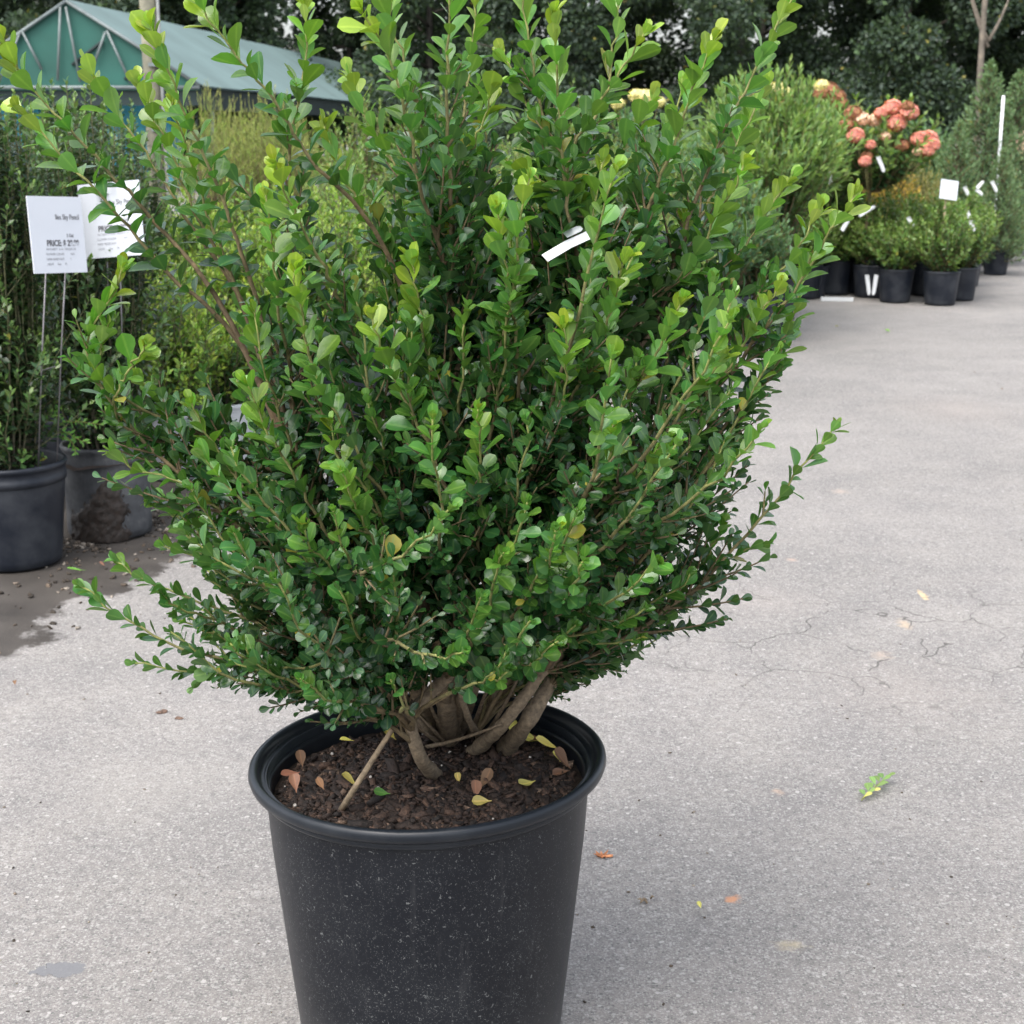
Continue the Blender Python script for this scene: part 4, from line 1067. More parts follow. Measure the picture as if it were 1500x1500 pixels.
# weed in the left pots
rng = np.random.default_rng(44)
wY = pot1_y + .12
wd = thing('weed', 'bright green weed with ferny leaflets leaning over the muddy pot', 'weed', (gx(90, wY), wY, .23))
mb, ls = MB(), []
for pts in ([(60, 640), (66, 610), (78, 602)], [(78, 640), (90, 615), (120, 618), (148, 622)], [(75, 640), (95, 630), (115, 645), (128, 648)], [(78, 640), (85, 600), (88, 596)], [(88, 640), (100, 640), (112, 658), (110, 665)]):
    p = smooth_path([P(x, y, wY - .02 * i) - np.array(wd.location) for i, (x, y) in enumerate(pts)], 10)
    mb.tube(p, np.linspace(.0025, .001, 10), 5, .1, cap=False)
    ls.append(leaves_on(p, 0, .14, .006, rng, (50, 75), .022, .3, up=.6))
l = cat(ls)
mb.build('stem', M['shoot_bark'], wd)
obj('foliage', leaf_mesh('weed_foliage', l['b'], l['D'], l['N'], l['L'], l['L'] * .4, l['age'], rng), M['weed'], wd, kind='stuff')

# crumbs of soil and bark round the left pots: nobody could count them
def chips_mesh(name, centers, sizes, ages, rng, flat=.35):
    n = len(centers)
    cube = np.array([(x, y, z) for x in (-1, 1) for y in (-1, 1) for z in (-1, 1)]) * .5
    v = cube[None] * sizes[:, None]
    v = v * rng.uniform(.55, 1.25, (n, 8, 1))
    a = rng.uniform(0, 6.28, n); tl = rng.normal(0, flat, (n, 2))
    ca, sa = np.cos(a), np.sin(a)
    Rz = np.zeros((n, 3, 3)); Rz[:, 0, 0] = ca; Rz[:, 0, 1] = -sa; Rz[:, 1, 0] = sa; Rz[:, 1, 1] = ca; Rz[:, 2, 2] = 1
    Rx = np.zeros((n, 3, 3)); c_, s_ = np.cos(tl[:, 0]), np.sin(tl[:, 0]); Rx[:, 0, 0] = 1; Rx[:, 1, 1] = c_; Rx[:, 1, 2] = -s_; Rx[:, 2, 1] = s_; Rx[:, 2, 2] = c_
    Ry = np.zeros((n, 3, 3)); c_, s_ = np.cos(tl[:, 1]), np.sin(tl[:, 1]); Ry[:, 1, 1] = 1; Ry[:, 0, 0] = c_; Ry[:, 0, 2] = s_; Ry[:, 2, 0] = -s_; Ry[:, 2, 2] = c_
    v = np.einsum('nij,nkj->nki', Rz @ Rx @ Ry, v) + centers[:, None]
    F = np.array([(0, 1, 3, 2), (4, 6, 7, 5), (0, 4, 5, 1), (2, 3, 7, 6), (0, 2, 6, 4), (1, 5, 7, 3)])
    f = (F[None] + (np.arange(n) * 8)[:, None, None]).reshape(-1, 4)
    return mesh(name, v.reshape(-1, 3), f, False, age=np.repeat(ages, 8))
rng = np.random.default_rng(46)
cs = []
for px, py, sx, sy, n in ((118, 800, 22, 5, 90), (230, 765, 10, 14, 60), (150, 830, 60, 25, 60), (60, 880, 60, 30, 40), (240, 800, 20, 20, 30)):
    for _ in range(n):
        cs.append(HP(rng.normal(px, sx), rng.normal(py, sy)))
cs = np.array(cs); sz = rng.uniform(.003, .012, (len(cs), 1)) * np.array((1.4, 1, .6)); cs[:, 2] = sz[:, 2] * .4
o = obj('soil_crumbs', chips_mesh('soil_crumbs', cs, sz, rng.random(len(cs)) ** 1.5, rng), M['crumb'], kind='stuff')
tag(o, 'scattered soil crumbs and bark bits on the damp ground by the left pots', 'soil crumbs')
# specks of grit all over the drive
gp = []
for _ in range(260):
    q = HP(rng.uniform(-50, 1550), rng.uniform(455, 1490) ** 1.0)
    gp.append(q)
gp = np.array(gp); sz = rng.uniform(.0012, .0042, (len(gp), 1)) * np.array((1.4, 1, .6)); gp[:, 2] = sz[:, 2] * .4
o = obj('grit', chips_mesh('grit', gp, sz, rng.random(len(gp)), rng), M['crumb'], kind='stuff')
tag(o, 'loose grit and crumbs strewn over the asphalt', 'grit')

# ------------------------------------------------------------------ the big potted shrub
RIM_D = 1.987
rim_c = np.array((0, 0, CAM_H)) + ray(627, 1105) * RIM_D
XP, YP, RIMZ = rim_c
SOILZ = RIMZ - .040
ROOT = np.array((XP, YP, 0))
shrub = thing('potted_shrub', 'large small-leaved evergreen shrub in a black flecked pot, centre of the picture', 'potted plant', ROOT)

TILT = .028     # the pot leans a touch: right side of the rim stands higher
def lean(v):
    v = np.array(v, float)
    v[:, 2] += TILT * v[:, 0] * np.clip(v[:, 2] / RIMZ, 0, 1)
    return v
rw, zt = .230, RIMZ
body = [(.001, .006), (.160, .006), (.170, .010), (.1735, .022), (.176, .05), (.190, .18), (.2035, .31), (.2085, zt - .034), (.209, zt - .022)]
v, f = lathe(body, 96)
me = mesh('pot_body', lean(v), f, True, age=np.zeros(len(v)))
pot = obj('pot', me, M['pot'], shrub)
rim = [(.2085, zt - .031), (.2120, zt - .0305), (.2155, zt - .0285), (.2170, zt - .0255), (.2172, zt - .0225), (.2160, zt - .0200), (.2175, zt - .0185), (.2240, zt - .0170), (.2285, zt - .0135), (.2305, zt - .0075), (.2295, zt - .002), (.2260, zt + .0012), (.2215, zt + .0008), (.2180, zt - .0025), (.2165, zt - .009), (.2150, zt - .0125), (.2095, zt - .0130), (.2085, zt - .0110), (.2068, zt - .0118), (.2060, zt - .024), (.2045, zt - .0225), (.2022, zt - .0235), (.2012, zt - .029), (.2, zt - .05), (.197, zt - .09)]
v, f = lathe(rim, 128)
obj('rim', mesh('pot_rim', lean(v), f, True, age=np.zeros(len(v))), M['pot_rim'], pot)

# soil
rng = np.random.default_rng(61)
nr, ns = 26, 72
v = []
for i in range(nr + 1):
    for j in range(ns):
        r_ = .202 * i / nr; a_ = j * 2 * math.pi / ns
        z = SOILZ + .012 * math.cos(r_ / .2 * 1.5) - .004 + rng.normal(0, .0014)
        v.append((r_ * math.cos(a_), r_ * math.sin(a_), z))
f = [(i * ns + j, (i + 1) * ns + j, (i + 1) * ns + (j + 1) % ns, i * ns + (j + 1) % ns) for i in range(nr) for j in range(ns)]
soil = obj('soil', mesh('soil', lean(v), f, True, age=rng.random(len(v))), M['soil'], shrub)
n = 7500
r_ = .189 * np.sqrt(rng.random(n)); a_ = rng.uniform(0, 6.28, n)
sz = (rng.gamma(1.8, .0018, n) + .0014)[:, None] * np.stack([rng.uniform(1, 2.4, n), np.full(n, .8), rng.uniform(.3, .6, n)], -1)
cz = SOILZ + .012 * np.cos(r_ / .2 * 1.5) - .004 + sz[:, 2] * .3
cc = lean(np.stack([r_ * np.cos(a_), r_ * np.sin(a_), cz], -1))
obj('bark_mulch', chips_mesh('bark_mulch', cc, sz, np.clip(rng.beta(1.6, 2.2, n), 0, .96), rng, .45), M['chip'], shrub, kind='stuff')
# perlite and slow-release beads
for k in range(20):
    rr_ = .19 * math.sqrt(rng.random()); aa = rng.uniform(0, 6.28); s = rng.uniform(.0010, .0028) if k else .0034
    vv, ff = lathe([(0.0001, -s), (s * .7, -s * .7), (s, 0), (s * .7, s * .7), (0.0001, s)], 8)
    o = obj('perlite_bead', mesh('perlite_bead', vv, ff), M['perlite'], soil)
    o.location = lean(np.array([(rr_ * math.cos(aa), rr_ * math.sin(aa), SOILZ + .012 * math.cos(rr_ / .2 * 1.5) + .001)]))[0]

def PY(px, py, dy=0.0):
    return P(px, py, YP + dy) - ROOT
def S(px, py):
    return HP(px, py, SOILZ + .003) - ROOT

# main stems
prim = []
def pstem(pts, r0, r1, n=22):
    prim.append((smooth_path(pts, n, 3), np.linspace(r0, r1, n)))
pstem([S(640, 1137), PY(618, 1118, -.085), PY(604, 1085, -.095), PY(598, 1040, -.095), PY(575, 1003, -.105), PY(545, 958, -.13), PY(515, 925, -.16), PY(460, 860, -.2)], .0115, .006)
pstem([PY(599, 1046, -.094), PY(622, 1026, -.09), PY(655, 988, -.085), PY(700, 950, -.08), PY(780, 900, -.10), PY(860, 830, -.16)], .0095, .006)
pstem([S(655, 1088), PY(655, 1030, .0), PY(655, 950, .0), PY(645, 820, .0), PY(640, 640, .02)], .018, .008)
pstem([S(690, 1103), PY(735, 1066, -.03), PY(790, 990, -.01), PY(850, 920, .02), PY(930, 830, .03)], .0115, .006)
pstem([S(738, 1100), PY(772, 1060, -.01), PY(803, 1005, .03), PY(850, 930, .07), PY(910, 800, .12)], .0155, .007)
pstem([S(708, 1092), PY(685, 1052, -.03), PY(672, 1018, -.03), PY(668, 930, -.05), PY(680, 780, -.1)], .0055, .004)
pstem([S(648, 1085), PY(615, 1060, .0), PY(570, 1035, .0), PY(480, 985, -.02), PY(390, 930, -.04)], .010, .005)
pstem([S(640, 1078), PY(600, 1040, .04), PY(560, 980, .06), PY(500, 880, .10), PY(440, 760, .14)], .011, .006)
pstem([S(672, 1075), PY(690, 1020, .05), PY(720, 940, .10), PY(760, 800, .18)], .011, .006)
pstem([S(665, 1070), PY(660, 1010, .06), PY(640, 920, .14), PY(610, 780, .22)], .010, .006)
pstem([S(690, 1075), PY(720, 1030, .08), PY(770, 960, .14), PY(850, 840, .24)], .010, .006)
pstem([S(670, 1082), PY(650, 1010, -.03), PY(620, 900, -.08), PY(590, 740, -.15)], .010, .006)
pstem([S(660, 1080), PY(680, 1010, -.03), PY(720, 900, -.08), PY(760, 740, -.14)], .010, .006)
pstem([S(650, 1075), PY(610, 1020, .0), PY(540, 900, .0), PY(450, 720, -.02)], .011, .006)
for p, r in prim:
    r = r * .86; m_ = MB(); p = resample(p, 44); rr = np.interp(np.linspace(0, 1, 44), np.linspace(0, 1, len(r)), r) * (1 + .07 * np.sin(np.arange(44) * .9 + r[0] * 900) + .05 * np.random.default_rng(int(r[0] * 1e6)).normal(size=44))
    m_.tube(p, rr, 12, np.linspace(1, .2, 44)); m_.v[0] += np.random.default_rng(5).normal(0, .00045, m_.v[0].shape); m_.build('stem', M['stem_bark'], shrub)
# thin crossing twigs at the base
rng = np.random.default_rng(62)
for a_, b_, c_ in (((655, 1090), (640, 1075), (610, 1045)), ((620, 1095), (680, 1085), (735, 1060)), ((700, 1090), (740, 1040), (760, 990)), ((640, 1080), (600, 1060), (560, 1060)), ((665, 1090), (635, 1060), (620, 1000)), ((690, 1085), (700, 1030), (730, 980)), ((650, 1085), (625, 1085), (605, 1050))):
    p = bez(S(*a_), PY(*b_, rng.uniform(-.05, .02)), PY(*c_, rng.uniform(-.06, .04)), n=9)
    m_ = MB(); m_.tube(p, np.linspace(.0032, .0016, 9), 6, .6); m_.build('twig', M['stem_bark'], shrub)

stem_pts = np.concatenate([p[4:] for p, r in prim]); stem_tan = np.concatenate([norm(np.gradient(p, axis=0))[4:] for p, r in prim])
CROWN = np.array((.02, .0, SOILZ + .02))

# shoots read from the photograph: picture points tip -> base, then depth offset of tip and base (metres, minus = nearer)
EX = [
 ([(2, 48), (20, 95), (60, 145), (110, 200), (150, 240), (200, 300), (245, 345)], -.08, -.05),
 ([(28, 160), (50, 182), (100, 238), (150, 290), (200, 345), (235, 395), (300, 445)], -.12, -.06),
 ([(130, 98), (155, 142), (200, 205), (240, 262), (275, 325), (330, 400)], .03, 0),
 ([(222, 38), (235, 78), (252, 118), (272, 168), (300, 230), (332, 312), (360, 390)], -.20, -.12),
 ([(252, 148), (262, 190), (280, 240), (300, 300), (330, 380)], -.12, -.08),
 ([(203, 118), (215, 150), (235, 190), (262, 250), (290, 320)], -.05, -.03),
 ([(285, -5), (312, 35), (350, 85), (392, 138), (425, 190), (475, 255)], -.14, -.08),
 ([(443, 5), (455, 60), (440, 130), (427, 200), (424, 300), (432, 360)], .0, 0),
 ([(402, 240), (420, 282), (440, 330), (480, 400), (505, 455)], -.26, -.16),
 ([(390, 285), (397, 350), (404, 420), (412, 480)], -.20, -.14),
 ([(512, 108), (525, 150), (545, 190), (575, 235), (612, 300)], .06, .02),
 ([(475, 185), (490, 230), (515, 280), (550, 340)], .0, 0),
 ([(530, 18), (545, 42), (568, 72), (590, 150), (606, 220), (622, 290), (642, 360), (658, 430), (672, 470)], -.26, -.12),
 ([(560, -45), (572, 20), (592, 90), (618, 160), (640, 230)], -.05, -.03),
 ([(655, -70), (658, 0), (657, 100), (656, 200), (660, 300), (672, 390)], -.20, -.12),
 ([(700, -30), (694, 50), (684, 130), (672, 210), (665, 290)], .05, 0),
 ([(722, 128), (708, 175), (685, 235), (668, 290)], -.10, -.08),
 ([(690, 100), (705, 150), (712, 210), (700, 290)], .12, .08),
 ([(756, -40), (770, 30), (782, 110), (800, 195), (822, 245)], .02, 0),
 ([(812, 22), (815, 90), (820, 160), (823, 245), (832, 300), (846, 355), (852, 410)], -.16, -.10),
 ([(735, 75), (752, 110), (775, 160), (800, 215), (824, 262)], .04, 0),
 ([(945, 45), (915, 98), (872, 160), (842, 208), (830, 255)], -.10, -.08),
 ([(740, 233), (770, 252), (800, 270), (826, 290)], -.08, -.08),
 ([(905, -25), (903, 50), (890, 120), (865, 200), (845, 280)], .02, 0),
 ([(955, 140), (930, 190), (905, 240), (880, 300), (862, 370)], .05, .02),
 ([(1165, -8), (1132, 50), (1102, 110), (1072, 172), (1040, 240), (1005, 330), (985, 400)], .0, 0),
 ([(1046, 58), (1022, 110), (1000, 180), (975, 240), (955, 290), (935, 360)], -.12, -.06),
 ([(1000, 125), (985, 175), (960, 235), (930, 300), (905, 370)], .08, .04),
 ([(1252, 286), (1218, 338), (1190, 392), (1160, 432), (1118, 482), (1065, 552)], -.05, 0),
 ([(1203, 303), (1180, 345), (1150, 392), (1125, 425), (1085, 475)], .05, .03),
 ([(1158, 263), (1130, 302), (1102, 345), (1075, 390), (1040, 445)], .03, .02),
 ([(1120, 130), (1100, 170), (1075, 220), (1050, 270), (1020, 330)], .12, .08),
 ([(1090, 240), (1065, 290), (1035, 345), (1000, 400)], -.10, -.05),
 ([(1222, 626), (1192, 665), (1150, 720), (1100, 772), (1050, 835), (960, 905), (880, 955)], .0, .0),
 ([(1122, 797), (1080, 812), (1040, 835), (990, 875)], .02, .02),
 ([(1060, 765), (1045, 800), (1020, 840), (985, 880)], .0, .02),
 ([(1088, 655), (1052, 690), (1015, 730), (955, 785), (900, 840)], .10, .06),
 ([(1160, 480), (1140, 530), (1100, 590), (1050, 650), (1000, 710)], .10, .06),
 ([(1000, 890), (960, 915), (900, 945), (840, 975)], .06, .03),
 ([(893, 968), (870, 985), (840, 995), (805, 1000)], .10, .06),
 ([(1140, 420), (1110, 470), (1080, 520), (1030, 590), (980, 660)], -.06, -.02),
 ([(1175, 385), (1168, 440), (1150, 500), (1120, 560)], .04, .03),
 ([(178, 393), (165, 432), (140, 472), (118, 508), (136, 548), (165, 592), (200, 640), (265, 695), (340, 760), (420, 830)], -.10, -.08),
 ([(160, 470), (146, 510), (140, 548)], -.09, -.10),
 ([(215, 505), (185, 545), (166, 588)], -.13, -.10),
 ([(172, 600), (200, 630), (255, 672), (330, 720), (400, 790)], -.02, -.03),
 ([(165, 662), (200, 690), (255, 700), (300, 730), (360, 780)], -.14, -.10),
 ([(205, 555), (232, 590), (265, 625), (310, 670), (360, 720)], -.05, -.04),
 ([(280, 590), (300, 630), (330, 680), (370, 730), (420, 780)], -.10, -.08),
 ([(168, 820), (205, 848), (250, 868), (310, 890), (380, 912), (440, 935)], -.05, -.04),
 ([(117, 858), (150, 886), (215, 925), (270, 952), (330, 965), (400, 975), (460, 985)], -.07, -.05),
 ([(197, 972), (240, 979), (285, 985), (330, 990), (400, 985), (470, 990)], -.04, -.03),
 ([(285, 1005), (310, 985), (350, 970), (420, 975)], -.05, -.04),
 ([(228, 742), (262, 755), (310, 775), (365, 805), (430, 850)], -.06, -.05),
 ([(240, 800), (275, 812), (330, 830), (390, 860), (450, 890)], -.10, -.08),
 ([(495, 905), (510, 928), (530, 948)], -.18, -.15),
 ([(978, 640), (932, 700), (862, 770), (802, 830), (722, 885), (645, 940)], -.25, -.12),
 ([(545, 460), (556, 510), (582, 562), (612, 622), (640, 682), (660, 740)], -.28, -.18),
 ([(728, 308), (734, 360), (745, 420), (756, 500), (760, 560)], -.26, -.18),
 ([(826, 480), (832, 530), (825, 590), (790, 650), (770, 720)], -.26, -.18),
 ([(432, 395), (440, 450), (452, 520), (470, 600), (490, 660)], -.26, -.18),
 ([(600, 380), (612, 440), (622, 500), (640, 570)], -.20, -.14),
 ([(915, 380), (905, 430), (880, 500), (850, 560), (820, 620)], -.25, -.16),
 ([(1000, 440), (970, 500), (930, 570), (890, 630), (850, 690)], -.25, -.15),
 ([(1060, 520), (1020, 580), (970, 640), (920, 700), (870, 750)], -.18, -.10),
 ([(360, 560), (385, 620), (420, 680), (455, 740), (490, 800)], -.22, -.15),
 ([(290, 660), (340, 720), (400, 770), (450, 810), (510, 860)], -.20, -.14),
 ([(500, 690), (520, 740), (545, 790), (570, 850)], -.28, -.18),
 ([(700, 600), (702, 660), (705, 720), (700, 800)], -.28, -.18),
 ([(540, 860), (555, 900), (575, 950)], -.20, -.14),
 ([(900, 620), (890, 680), (850, 740), (800, 790)], -.27, -.16),
]
POLY = np.array([(290, 975), (220, 880), (240, 800), (250, 720), (300, 650), (345, 560), (370, 480), (330, 420), (350, 370), (420, 330), (470, 290), (540, 240), (620, 190), (760, 180), (900, 200), (1010, 240), (1060, 300), (1120, 380), (1165, 480), (1130, 570), (1060, 660), (1030, 750), (1080, 810), (1000, 890), (900, 970), (820, 1010), (700, 985), (560, 1015), (410, 1030)], float)
def inside(x, y):
    c = False; n = len(POLY); j = n - 1
    for i in range(n):
        if (POLY[i, 1] > y) != (POLY[j, 1] > y) and x < (POLY[j, 0] - POLY[i, 0]) * (y - POLY[i, 1]) / (POLY[j, 1] - POLY[i, 1]) + POLY[i, 0]:
            c = not c
        j = i
    return c

def in_foot(p):
    ze = p[2] + p[1] * (CAM_H - p[2]) / (YP + p[1])
    w_ = max(0., 1 - abs(p[0] - .06) / .15)
    return p[1] < .12 and w_ > 0 and ze < SOILZ + .015 + .125 * min(1, w_ * 2.2)
rng = np.random.default_rng(63)
shoots = []       # (path base->tip, tip radius, leafy length, vigour)
def attach(B, tB):
    d = stem_pts - B
    dist = np.linalg.norm(d, axis=1)
    dirn = norm(B - stem_pts)
    cost = dist + 0.35 * np.maximum(0, stem_pts[:, 2] - B[2] + .03) * 6 + .12 * (1 - (dirn * stem_tan).sum(1))
    i = int(np.argmin(cost))
    Q, tQ = stem_pts[i], stem_tan[i]
    L = dist[i]
    return bez(Q, Q + norm(tQ + norm(B - Q)) * L * .35, B - tB * L * .35, B, n=9)
for pts, d0, d1 in EX:
    k = len(pts)
    w = np.array([PY(x, y, d0 + (d1 - d0) * i / (k - 1)) for i, (x, y) in enumerate(pts)])[::-1]
    up_ = smooth_path(w, 18, 1)
    up_[1:-1] += rng.normal(0, .0015, (16, 3))
    base = attach(up_[0], norm(up_[1] - up_[0]))
    path = np.concatenate([base[:-1], up_])
    ln = np.linalg.norm(np.diff(up_, axis=0), axis=1).sum()
    zb = up_[-1][2] - SOILZ
    shoots.append((path, ln + (.25 if len(shoots) > 6 else .03), 1.14, float(np.clip(.42 - .75 * (zb - .1), 0, .36))))  # last value shifts leaf colour along the ramp, darker for lower tips
NR = 225
tries = 0
while len(shoots) < len(EX) + NR and tries < 20000:
    tries += 1
    az = rng.uniform(0, 2 * math.pi)
    el = R(rng.uniform(14, 88)) if rng.random() < .55 else R(rng.uniform(8, 50))
    eld = math.degrees(el)
    Rm = np.interp(eld, [5, 25, 45, 60, 85], [.42, .50, .68, .86, .96])
    rr_ = Rm * rng.uniform(.62, 1.0)
    tip = CROWN + rr_ * np.array((math.cos(az) * math.cos(el), math.sin(az) * math.cos(el), math.sin(el)))
    hr = math.hypot(tip[0], tip[1])
    if hr > .47: continue
    px, py, dep = project(tip + ROOT)
    if not inside(px, py) or in_foot(tip): continue
    dirn = norm(tip - CROWN)
    dd = norm(stem_pts - CROWN)
    far = np.linalg.norm(stem_pts - CROWN, axis=1)
    cost = 1 - (dd * dirn).sum(1) + .35 * np.abs(far / rr_ - rng.uniform(.2, .6)) + np.where(stem_pts[:, 2] > tip[2] - .03, 3, 0)
    i = int(np.argmin(cost)); Q, tQ = stem_pts[i], stem_tan[i]
    D = tip - Q; L = np.linalg.norm(D)
    path = bez(Q, Q + norm(tQ * .6 + norm(D)) * L * .35, tip - norm(norm(D) + np.array((0, 0, .55)) + dirn * .3) * L * .3, tip, n=16)
    path[2:] += np.cumsum(rng.normal(0, .0028, (14, 3)), axis=0)
    shoots.append((path, L * rng.uniform(.85, 1.0), rng.uniform(.85, 1.08), float(np.clip(.62 - .7 * (tip[2] - SOILZ) + rng.normal(0, .08), .02, .6))))  # same ramp shift by tip height: low shoots get darker leaves

alll = []
for si, (path, leafy, vig, am) in enumerate(shoots):
    tot = np.linalg.norm(np.diff(path, axis=0), axis=1).sum()
    s = np.concatenate([[0], np.cumsum(np.linalg.norm(np.diff(path, axis=0), axis=1))])
    fromtip = tot - s
    rad = .0010 + .0038 * np.clip(fromtip / .6, 0, 1) ** 1.1
    mb = MB()
    mb.tube(path, rad, 6, np.clip(fromtip / .48, 0, 1), cap=True)
    alll.append(leaves_on(path, .002, leafy, .0070, rng, (24, 66), .0258 * vig, .40, up=.22, tonemin=am))
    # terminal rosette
    alll.append(leaves_on(path, 0, .012, .003, rng, (18, 40), .0205 * vig, .30, up=.1, tonemin=am))
    nl = int(leafy / .024) if si > 6 else 0
    for k in range(nl):
        a_ = rng.uniform(.10, max(leafy, .11))
        if rng.random() > (a_ - .08) / .16: continue
        q = tot - a_
        b0 = np.array([np.interp(q, s, path[:, i]) for i in range(3)])
        j = min(max(int(np.searchsorted(s, q)), 1), len(path) - 1)
        tg = norm(path[j] - path[j - 1])
        side = norm(np.cross(tg, norm(rng.normal(size=3))))
        l2 = min(.17, .015 + .42 * (a_ - .06) * rng.uniform(.2, 1.0))
        d = norm(tg * 1.0 + side * .75 + np.array((0, 0, .12)))
        e = b0 + d * l2 + np.array((0, 0, l2 * .12))
        if (e[2] < SOILZ + .05 and math.hypot(e[0], e[1]) < .25) or e[2] < SOILZ - .03: continue
        if in_foot(e): continue
        p2 = bez(b0, b0 + d * l2 * .5, e, n=5)
        mb.tube(p2, np.linspace(.0017, .0008, 5), 4, .15 + .5 * min(1, a_ / .3), cap=False)
        alll.append(leaves_on(p2, 0, l2, .0078, rng, (28, 68), .0215 * vig, .30, up=.25, tonemin=min(.75, am + .12 + a_ * 1.4)))  # side twigs shifted darker again, more so farther from the tip
    mb.build('shoot', M['shoot_bark'], shrub)
l = cat(alll)
# keep leaves off the soil and pot wall
rad_ = np.hypot(l['b'][:, 0], l['b'][:, 1])
ok = (l['b'][:, 2] > SOILZ + np.where(rad_ < .13, .11, .045)) | (rad_ > .24)
# the plant is open round the foot of its stems, towards the front
zeff = l['b'][:, 2] + l['b'][:, 1] * (CAM_H - l['b'][:, 2]) / (YP + l['b'][:, 1])
wx = np.clip(1 - np.abs(l['b'][:, 0] - .06) / .15, 0, 1)
ok &= ~((l['b'][:, 1] < .12) & (zeff < SOILZ + .125 * np.minimum(1, wx * 2.2)) & (wx > 0) & (rng.random(len(rad_)) > .05))
l = {k: v_[ok] for k, v_ in l.items()}
l['L'] = l['L'] * np.interp(l['b'][:, 2], [SOILZ + .1, SOILZ + .70], [.74, 1.06]) * np.clip(rng.normal(1, .16, len(l['L'])), .55, 1.3)
N_ = len(l['L'])
pass
# the 300 leaves that show largest become parts of their own
px, py, dep = project(l['b'] + l['D'] * l['L'][:, None] * .5 + ROOT)
Nn = norm(l['N'] - (l['N'] * l['D']).sum(-1, keepdims=True) * l['D'])
view = norm(np.array((0, 0, CAM_H)) - (l['b'] + ROOT))
area = np.abs((Nn * view).sum(-1)) * (l['L'] / dep) ** 2
cell = (np.floor(px / 14).astype(int) * 1000 + np.floor(py / 14).astype(int))
order = np.argsort(dep); seen = set(); vis = np.zeros(N_, bool)
for i in order:
    if cell[i] not in seen:
        seen.add(cell[i]); vis[i] = True
score = np.where(vis & (px > 10) & (px < 1490) & (py > 10) & (py < 1490), area, 0)
top = np.argsort(-score)[:300]
LV = []
for s_ in range(3):
    for a_ in range(6):
        r3 = np.random.default_rng(900 + s_ * 10 + a_)
        me = leaf_mesh('leaf', np.zeros((1, 3)), np.array([[0, 1., 0]]), np.array([[0, 0, 1.]]), np.ones(1), np.full(1, .62), np.array([a_ / 5]), r3, True)
        me.materials.append(M['leaf']); LV.append(me)
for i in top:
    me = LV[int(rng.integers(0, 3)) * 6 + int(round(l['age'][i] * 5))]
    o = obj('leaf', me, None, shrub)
    D, Nv = norm(l['D'][i]), Nn[i]
    X = np.cross(D, Nv); s_ = l['L'][i]
    o.matrix_local = Matrix(((X[0] * s_, D[0] * s_, Nv[0] * s_, l['b'][i, 0]), (X[1] * s_, D[1] * s_, Nv[1] * s_, l['b'][i, 1]), (X[2] * s_, D[2] * s_, Nv[2] * s_, l['b'][i, 2]), (0, 0, 0, 1)))
rest = np.ones(N_, bool); rest[top] = False
r4 = np.random.default_rng(64)
W = l['L'][rest] * r4.uniform(.48, .72, rest.sum())
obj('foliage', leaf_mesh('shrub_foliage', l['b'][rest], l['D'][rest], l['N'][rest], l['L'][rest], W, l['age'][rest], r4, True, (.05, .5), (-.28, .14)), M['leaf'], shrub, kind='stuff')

# white looped tag on the branch
tY = YP - .135
a_, b_ = P(798, 379, tY - .012), P(868, 343, tY + .012)
ct = P(845, 352, tY)
t = thing('plant_tag', 'white plastic tag looped round a branch of the big shrub', 'plant tag', ct)
d = norm(b_ - a_); up_ = norm(np.array((-.15, -.75, .75))); s_ = norm(np.cross(d, up_))
ln = np.linalg.norm(b_ - a_)
for nm, off, x0, x1, w_ in (('strip', 0.0, 0, 1, .0125), ('strip_tail', .0035, .55, .90, .009)):
    pr = [(x0, -.5), ((x0 + x1) / 2, -.5), (x1 - .06, -.5), (x1, -.25), (x1, .25), (x1 - .06, .5), ((x0 + x1) / 2, .5), (x0, .5)]
    sh = (0 if nm == 'strip' else -.011)
    v = [a_ + d * ln * x + s_ * (w_ * y + sh) + up_ * (off + .003 * math.sin(3 * x)) - ct for x, y in pr]
    n = len(v); v += [p_ + up_ * .0009 for p_ in v]
    f = [tuple(range(n)), tuple(range(2 * n - 1, n - 1, -1))] + [(i, (i + 1) % n, (i + 1) % n + n, i + n) for i in range(n)]
    obj(nm, mesh('tag_' + nm, v, f, False), M['white_plastic'], t)

# dead stick leaning in the pot
p = smooth_path([S(500, 1186), PY(530, 1138, -.12), PY(560, 1090, -.10), PY(584, 1055, -.09)], 10)
m_ = MB(); m_.tube(p - p[0], np.linspace(.0042, .0030, 10), 8, np.linspace(0, 1, 10))
o = m_.build('dead_stick', M['dead_twig'], None, loc=tuple(p[0] + ROOT)); tag(o, 'thin pale dead stick leaning across the soil at the pot front', 'stick')

